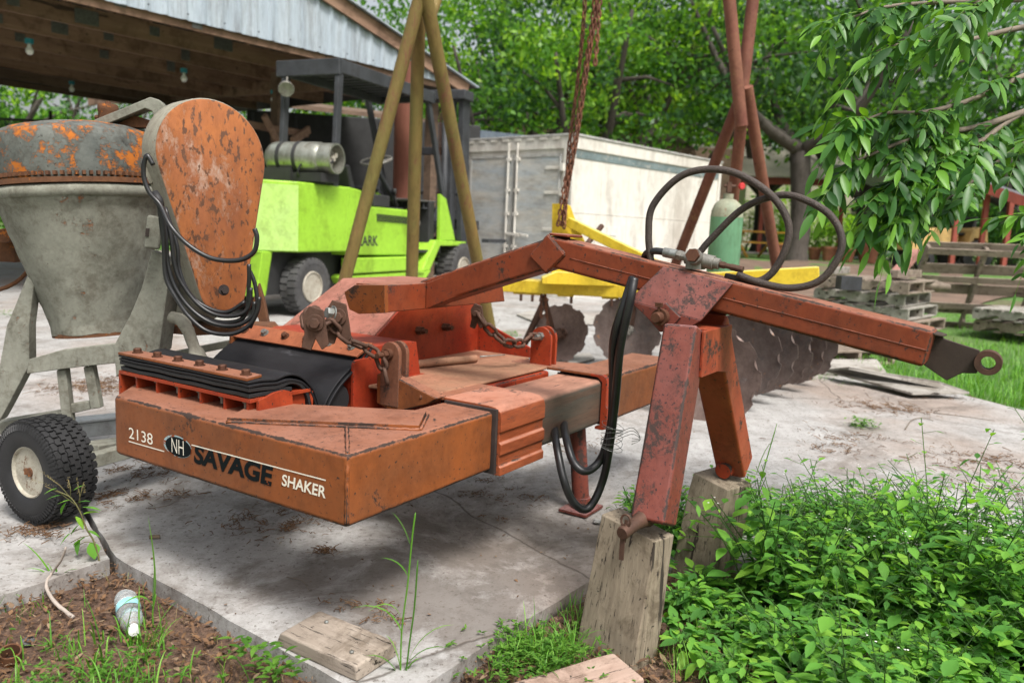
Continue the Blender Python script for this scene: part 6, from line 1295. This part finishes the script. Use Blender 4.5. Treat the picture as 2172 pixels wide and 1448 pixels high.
# foreground grass
m = MB(); rg = random.Random(9)
for k in range(120): x = rg.gauss(-.98, .20); y = rg.uniform(1.3, 2.05)-abs(x+.98)*.2; tuft(m, (x, y, -.06), rg.randint(4, 9), rg.uniform(.07, .18), .0032, .7, rg, .02)
for k in range(46): tuft(m, (rg.gauss(.12, .07), rg.gauss(2.05, .06), -.06), rg.randint(5, 9), rg.uniform(.07, .16), .0026, .8, rg, .02)
for k in range(20): tuft(m, (rg.gauss(.26, .05), rg.gauss(2.28, .05), -.06), rg.randint(4, 8), rg.uniform(.06, .13), .0024, .8, rg, .02)
for k in range(90): tuft(m, (rg.uniform(.35, 1.9), rg.uniform(1.15, 1.65), -.06), rg.randint(3, 8), rg.uniform(.06, .15), .0022, .8, rg, .03)
for k in range(24): tuft(m, (rg.uniform(.42, .62), rg.uniform(1.6, 2.3), -.06), rg.randint(3, 6), rg.uniform(.06, .15), .0022, .8, rg, .03)
for k in range(16): tuft(m, (rg.gauss(-1.42, .12), rg.gauss(2.05, .15), -.06), rg.randint(3, 5), rg.uniform(.04, .10), .0024, .9, rg, .03)
for k in range(14): tuft(m, (rg.uniform(-.2, .5), rg.uniform(1.5, 1.75), -.06), rg.randint(3, 6), rg.uniform(.05, .12), .0024, .9, rg, .03)
for k in range(60): tuft(m, (rg.uniform(.7, 2.6), rg.uniform(1.4, 2.75), -.06), rg.randint(2, 5), rg.uniform(.18, .38), .0028, .6, rg, .03)
tag(m.build('grass', GRS, smooth=True), kind='stuff')
m = MB()
for k in range(260):
    x = rg.uniform(-1.9, 1.2); y = rg.uniform(1.1, 2.4)
    if inpoly(x, y, slabA) or inpoly(x, y, slabB): continue
    tuft(m, (x, y, -.055), rg.randint(2, 5), rg.uniform(.03, .09), .0012, 1.4, rg, .03)
tag(m.build('dry_grass', DRY, smooth=True), kind='stuff')
# low feathery ground cover
m = MB()
for k in range(1500):
    zone = rg.random()
    if zone < .45: x, y = rg.gauss(-.95, .16), rg.gauss(1.62, .16)
    elif zone < .75: x, y = rg.gauss(.10, .09), rg.gauss(2.0, .07)
    else: x, y = rg.uniform(.3, 1.2), rg.uniform(1.2, 1.6)
    h = rg.uniform(.0, .06)
    for j in range(4): a = rg.uniform(0, 6.28); wleaf(m, V(x, y, -.05+h), V(math.cos(a), math.sin(a), rg.uniform(-.1, .5)), rg.uniform(.010, .022), .003, .1)
tag(m.build('ground_cover', LEAF_B, smooth=True), kind='stuff')
# lawn grass near the slab at right
m = MB(); n = 0
while n < 5200:
    y = 5.2+rg.random()**1.4*8.0; x = rg.uniform(lx0(y)-.02, 5.2+(y-5.2)*1.0)
    if x < lx0(y)+.02*mnoise.noise(V(x*3, y*3, 0)): continue
    n += 1; L = rg.uniform(.08, .22) if y < 9 else rg.uniform(.05, .12)
    for j in range(3): a = rg.uniform(0, 6.28); d = V(math.cos(a), math.sin(a), 0)*rg.uniform(.2, .9); blade(m, V(x+rg.gauss(0, .03), y+rg.gauss(0, .03), lz(x, y)), d, L*rg.uniform(.6, 1.1), .004, rg.uniform(.1, .7), rg)
tag(m.build('lawn_grass', GRS, smooth=True), kind='stuff')
m = MB(); st = MB()
for (x, y, h) in [(.52, 2.95, .16), (.48, 2.85, .14), (.60, 3.0, .18), (.66, 2.9, .18), (.56, 2.74, .12), (.50, 2.62, .09), (.75, 3.0, .2), (.58, 2.30, .09), (.62, 2.42, .08), (.54, 2.12, .07), (.60, 1.95, .09), (.85, 3.05, .2), (.92, 2.95, .22)]:
    for k in range(3): weed(m, st, None, V(x+rg.gauss(0, .03), y+rg.gauss(0, .03), -.03), h*rg.uniform(.7, 1.2), rg, 1.1)
w1 = m.build('weed_fringe', NSH, smooth=True); tag(w1, kind='stuff'); st.build('weed_stems', MATS['weed_stem'], w1)
# tall slender grass plants as individuals
def tall_grass(name, label, p, stems, leaves, cat='grass plant'):
    t = thing(name, label, cat, p); m = MB()
    for s_ in stems: m.tube(smooth_path([V(*a) for a in s_], 5), [.0022]*(5*(len(s_)-1))+[.0008], 5)
    m.build('stem', GRS, t, smooth=True); m = MB()
    for (b0, d, L, w, dr) in leaves: blade(m, V(*b0), V(*d), L, w, dr, rg)
    m.build('blades', GRS, t, smooth=True); return t
b0 = G(850, 1420, 0)
tall_grass('tall_grass', 'tall thin two-stemmed grass plant growing at the slab tip', tuple(b0-V(0, 0, .05)), [[(0, 0, 0), (.0, .0, .15), (.012, 0, .28), (.02, .0, .40), (.026, 0, .46)], [(.01, 0, 0), (.02, 0, .12), (.03, 0, .22), (.035, 0, .34)]],
 [((0, 0, .15), (-.9, .1, 0), .13, .005, .75), ((.0, 0, .18), (-.6, -.2, 0), .11, .005, .9), ((.015, 0, .38), (-.9, 0, 0), .10, .005, .2), ((.01, 0, .30), (-1.2, .1, 0), .07, .005, .5), ((.02, 0, .08), (1, 0, 0), .15, .005, .4), ((0, 0, .03), (.9, -.1, 0), .16, .006, .5), ((0, 0, .02), (-.8, -.2, 0), .13, .006, .5), ((0, 0, .0), (.5, .2, 0), .12, .006, .5), ((0, 0, .05), (-.5, 0, 0), .12, .006, .3)])
b0 = G(325, 1330, -.05)
tall_grass('broad_grass', 'broad curved grass blade plant rising beside the plastic bottle', tuple(b0), [[(0, 0, 0), (.0, .0, .05), (.01, 0, .10)]],
 [((0, 0, .06), (.55, .0, 0), .21, .008, -.42), ((0, 0, .06), (-.5, -.4, 0), .10, .0095, 1.0), ((0, 0, .08), (.1, .1, 0), .10, .004, .1), ((-.02, 0, 0), (-.1, 0, 0), .16, .003, .1)])
b0 = G(120, 1240, -.05)
tall_grass('grass_tuft', 'small grass tuft with one long leaning blade at the left slab edge', tuple(b0), [[(0, 0, 0), (.0, .0, .03)]],
 [((0, 0, .0), (-1.2, .1, 0), .17, .005, .2), ((0, 0, .0), (-1.0, -.2, 0), .10, .005, .5), ((0, 0, .0), (.9, -.1, 0), .10, .005, .5), ((0, 0, .0), (.1, -.1, 0), .08, .005, .2), ((0, 0, .0), (-.4, -.1, 0), .10, .005, .3)])
b0 = G(1575, 1190, -.05)
tall_grass('weed_grass', 'long arching grass blades standing out of the weed patch', tuple(b0+V(0, -.25, 0)), [[(0, 0, 0), (.0, .0, .10)]],
 [((0, 0, .05), (-.1, .0, 0), .33, .006, .1), ((.02, 0, .05), (.7, .0, 0), .24, .008, .9), ((0, 0, .05), (-1.1, -.1, 0), .30, .005, .7), ((0, 0, .05), (.5, .2, 0), .22, .004, .4), ((0, 0, .03), (.2, -.2, 0), .25, .004, .3)])
b0 = G(1570, 965, 0)
tall_grass('grass_stalk', 'single pale bent grass blade beside the far shaker leg', tuple(V(.95, 2.95, 0)), [[(0, 0, 0), (.02, .0, .2), (.06, 0, .42)]], [((.0, 0, .22), (.45, .0, 0), .20, .005, .4), ((.0, 0, .05), (.6, .0, 0), .20, .004, .4)])
# amaranth weed in front of the mixer wheel
t = thing('amaranth_weed', 'spindly flowering weed growing from the slab joint before the mixer wheel', 'weed', tuple(G(214, 1185, 0)-V(0, 0, .03))); O_ = mw(t).translation
def AQ(px, py): return D(px, py, O_.y)-O_
m = MB(); m.tube(smooth_path([V(0, 0, 0), AQ(200, 1150), AQ(183, 1120), AQ(170, 1085), AQ(150, 1055), AQ(120, 1040)], 4), [.0028]*10+[.002]*11, 5)
for a_, b_ in (((170, 1085), (165, 1025)), ((150, 1055), (145, 1018)), ((150, 1055), (100, 1010)), ((160, 1070), (95, 1030)), ((165, 1070), (175, 1030)), ((183, 1120), (150, 1130)), ((190, 1135), (150, 1150)), ((195, 1150), (165, 1155))): m.tube([AQ(*a_), AQ((a_[0]+b_[0])/2, (a_[1]+b_[1])/2)+V(0, .005, .004), AQ(*b_)], .0013, 5)
m.build('stem', worn('reddish_stem', (.16, .10, .05), (.12, .16, .05)), t, smooth=True)
m = MB()
for (px, py, dx, dz, L, w) in [(192, 1150, .35, -.7, .055, .022), (170, 1145, -.2, -.9, .05, .018), (150, 1130, -.6, -.6, .05, .011), (160, 1095, .5, -.6, .05, .012), (175, 1090, .8, .2, .05, .010), (150, 1060, -.9, -.2, .05, .007), (165, 1065, .9, .3, .05, .007), (128, 1050, -.9, -.2, .05, .008), (140, 1065, -.5, -.8, .045, .010), (120, 1035, -.9, -.3, .04, .006), (170, 1110, -.6, -.6, .05, .010), (185, 1125, .6, -.3, .045, .010), (155, 1040, .7, .5, .04, .006), (175, 1075, .9, .0, .06, .008), (180, 1140, -.7, -.4, .05, .016)]:
    wleaf(m, AQ(px, py), V(dx, rg.uniform(-.4, .2), dz), L, w, .15)
m.build('leaves', NSH, t, smooth=True)
m = MB()
for a_, b_ in (((165, 1045), (164, 1012)), ((145, 1035), (144, 1012)), ((120, 1025), (85, 998)), ((110, 1030), (65, 1018)), ((178, 1045), (176, 1022))):
    for k in range(26): q = AQ(a_[0]+(b_[0]-a_[0])*k/26, a_[1]+(b_[1]-a_[1])*k/26); r = V(rg.uniform(-1, 1), rg.uniform(-1, 1), rg.uniform(-1, 1))*.003; m.add([q+r, q+r+V(.002, 0, 0), q+r+V(.001, .001, .0025)], [(0, 1, 2)])
m.build('flower_spike', DRY, t)
# litter on soil, debris on slab
m = MB(); n = 0
while n < 22000:
    x = rg.uniform(-2.0, 1.4); y = rg.uniform(1.05, 2.75)
    if inpoly(x, y, slabA) or inpoly(x, y, slabB): continue
    n += 1; s_ = rg.choice((.004, .005, .007, .009, .012, .017)) ; a = rg.uniform(0, 6.28); z = -.045+rg.uniform(0, .018); d = V(math.cos(a), math.sin(a), rg.uniform(-.4, .5)); wleaf(m, V(x, y, z), d, s_*rg.uniform(1, 2), s_*rg.uniform(.15, .5), rg.uniform(-.5, .6))
tag(m.build('leaf_litter', LIT, smooth=True), kind='stuff')
m = MB()
clumps = [(240, 1055, .10, .03, 200), (300, 1000, .12, .03, 160), (370, 1045, .09, .02, 80), (560, 1110, .12, .05, 160), (600, 1120, .10, .05, 140), (1030, 1015, .06, .015, 30), (1110, 1060, .10, .02, 45), (1090, 1040, .05, .015, 20), (1000, 1050, .05, .012, 20), (1200, 940, .12, .03, 60), (690, 1170, .03, .02, 30), (1050, 1100, .05, .02, 20), (1860, 860, .22, .04, 150), (1800, 930, .2, .05, 110), (1900, 870, .2, .05, 120), (2080, 980, .25, .06, 200), (2120, 1040, .2, .05, 200), (1770, 955, .15, .04, 60), (1500, 840, .2, .04, 30), (225, 815, .22, .08, 350), (30, 915, .2, .08, 300), (180, 830, .2, .04, 120), (80, 1130, .08, .04, 160), (1450, 800, .2, .1, 40), (2000, 840, .2, .05, 60), (960, 970, .2, .05, 40), (760, 1290, .08, .02, 40), (815, 1320, .05, .02, 30)]
for (px, py, sx, sy, n) in clumps:
    c = G(px, py, .004)
    for k in range(int(n*2.2)):
        p = c+V(rg.gauss(0, sx*.75), rg.gauss(0, sx*.55), rg.uniform(0, .008))
        if mnoise.noise(V(p.x*14, p.y*14, 1)) < -.02: continue
        a = rg.uniform(0, 3.14); L = rg.uniform(.006, .035)*(1 if py > 980 else 1.6); d = V(math.cos(a), math.sin(a), rg.uniform(-.1, .3))*L; m.tube([p, p+d*.5+V(rg.gauss(0, .003), rg.gauss(0, .003), .002), p+d], rg.uniform(.0006, .0018)*(1 if py > 980 else 1.3), 3)
for k in range(1500):
    x = rg.uniform(-2.5, 4); y = rg.uniform(2, 9)
    if inpoly(x, y, slabA): a = rg.uniform(0, 6.28); s_ = rg.uniform(.003, .010); wleaf(m, V(x, y, .003), V(math.cos(a), math.sin(a), .1), s_*1.6, s_*.5, rg.uniform(-.5, .5))
tag(m.build('plant_debris', LIT), kind='stuff')
# low weeds sprouting along the far slab joints
m = MB()
for (px, py, sx, n) in [(1830, 905, .10, 120), (1700, 800, .35, 90), (1800, 805, .3, 80), (1500, 790, .2, 40), (1080, 712, .12, 120), (20, 668, .2, 60), (1720, 740, .06, 20), (590, 1430, .06, 40), (540, 1400, .05, 30)]:
    c = G(px, py, 0)
    for k in range(n):
        p = c+V(rg.gauss(0, sx*.5), rg.gauss(0, sx*.5), rg.uniform(0, .05)); a = rg.uniform(0, 6.28); wleaf(m, p, V(math.cos(a), math.sin(a), rg.uniform(-.1, .6)), rg.uniform(.015, .04), .007, .2)
tag(m.build('sprouts', LEAF_B, smooth=True), kind='stuff')
# ---------------- sticks, cork, bottle, pipe end
def stick(label, pts, r, mat=None, name='stick'):
    c = V(*pts[0]); m = MB(); p = smooth_path([V(*a)-c for a in pts], 5); m.tube(p, [r*(1-.5*i/len(p)) for i in range(len(p))], 7); lump(m, r*.25, 3, 60); o = m.build(name, mat or TWIG, smooth=True); o.location = c; return tag(o, label, 'stick')
GT_ = lambda px, py, z=-.03: tuple(G(px, py, z))
stick('pale bent stick lying on the soil at lower left', [GT_(155, 1308), GT_(115, 1275, -.02), GT_(98, 1240, -.01), GT_(110, 1215, .0), GT_(128, 1190, .05), GT_(140, 1160, .10)], .006, plain('pale_twig', (.34, .29, .25), .8))
stick('thin curved dark twig on the slab below the painted arm', [GT_(608, 1223, .004), GT_(640, 1230, .008), GT_(655, 1250, .004)], .0015)
stick('thin brown twig on the slab near the mixer wheel', [GT_(315, 1078, .004), GT_(360, 1070, .008), GT_(388, 1048, .004)], .0018)
stick('thin forked dark twig on the slab at right', [GT_(1920, 910, .006), GT_(1935, 890, .01), GT_(1960, 886, .01), GT_(1980, 892, .006)], .004)
stick('straight dark twig on the slab at far right', [GT_(1980, 875, .004), GT_(2040, 882, .008), GT_(2110, 892, .004)], .003)
stick('rusty short pin rod lying on the brown shaker deck', [tuple(LW(1.33, .545, .568)), tuple(LW(1.45, .50, .568))], .0035, ZINC, 'pin_rod')
cA_, cB_ = LW(.885, .60, .576), LW(1.235, .50, .576)
m = MB(); c = (cA_+cB_)/2; m.lathe([(.008, 0), (.0155, 0), (.0155, (cB_-cA_).length), (.008, (cB_-cA_).length)], cA_-c, cB_-cA_, 20); o = m.build('steel_sleeve', DECK, smooth=True, angle=40); o.location = c; tag(o, 'short rusty pipe sleeve lying on the brown shaker deck', 'pipe')
c = G(328, 1138, .008); m = MB(); m.tube([V(-.016, -.004, 0), V(.0, 0, .001), V(.016, .004, 0)], .0065, 12); o = m.build('cork', plain('cork', (.16, .12, .08), .9, var=.4, scale=90), smooth=True, angle=50); o.location = c; tag(o, 'short brown plug lying on the slab below the painted arm', 'plug')
c = G(22, 1395, -.04); m = MB(); m.lathe([(.022, 0), (.026, 0), (.026, .04), (.022, .04)], (0, 0, -.012), (.2, -.3, 1), 24, close=True); o = m.build('pipe_end', RING, smooth=True, angle=40); o.location = c; tag(o, 'rusty open pipe end sticking out of the soil at lower left', 'pipe')
c = G(1258, 1104, .012); m = MB(); m.lathe([(0, -.010), (.012, -.008), (.018, 0), (.012, .008), (0, .010)], (0, 0, 0), (0, 0, 1), 7); lump(m, .004, 4, 60); o = m.build('stone', CONC); o.location = c+V(.015, 0, 0); tag(o, 'small pale stone by the jack foot', 'stone')
for (px, py, s_, lb) in ((1068, 1400, .02, 'pale round stone in the soil beside the sunken timber'), (1018, 1362, .014, 'small grey stone near the slab edge'), (60, 1360, .018, 'dark round stone in the soil left of the bottle')):
    m = MB(); m.lathe([(0, -s_*.5), (s_*.8, -s_*.35), (s_, 0), (s_*.7, s_*.4), (0, s_*.5)], (0, 0, 0), (0, 0, 1), 9); lump(m, s_*.2, px, 40); o = m.build('stone', plain('stone_%d' % px, (.30, .27, .24) if px > 100 else (.08, .08, .085), .8), smooth=True); o.location = G(px, py, -.045); tag(o, lb, 'stone')
# bottle
PLAS, nt, N, Lk, bs = new_mat('clear_plastic'); bs.inputs['Base Color'].default_value = (.88, .92, .92, 1); bs.inputs['Roughness'].default_value = .12; bs.inputs['Transmission Weight'].default_value = .8; bs.inputs['IOR'].default_value = 1.35
LBL = plain('bottle_label_blue', (.30, .62, .68), .35, var=.3, scale=40)
p0_, p1_ = G(265, 1265, -.01), G(297, 1385, -.02); BT_ = thing('plastic_bottle', 'crushed clear plastic bottle with pale blue label lying in the grass', 'bottle', tuple(p0_)); ax_ = (p1_-p0_); L = .20; m = MB(); pr = [(0, 0), (.024, .002), (.030, .012)]
for k in range(14): pr += [(.031, .018+k*.009), (.0285, .0225+k*.009)]
pr += [(.031, .145), (.029, .160), (.018, .180), (.012, .186), (.012, .198)]
m.lathe(pr, (0, 0, 0), ax_, 28); lump(m, .003, 4, 25); m.build('bottle_body', PLAS, BT_, smooth=True)
m = MB(); m.lathe([(.0325, .070), (.0325, .105)], (0, 0, 0), ax_, 28); m.f = m.f[:28]; m.m = m.m[:28]; lump(m, .003, 4, 25); m.build('label_band', LBL, BT_, smooth=True)
m = MB(); m.lathe([(.0, .215), (.014, .213), (.014, .195), (.0, .195)], (0, 0, 0), ax_, 20); m.build('bottle_cap', plain('cap_white', (.7, .7, .7), .4), BT_, smooth=True, angle=40)
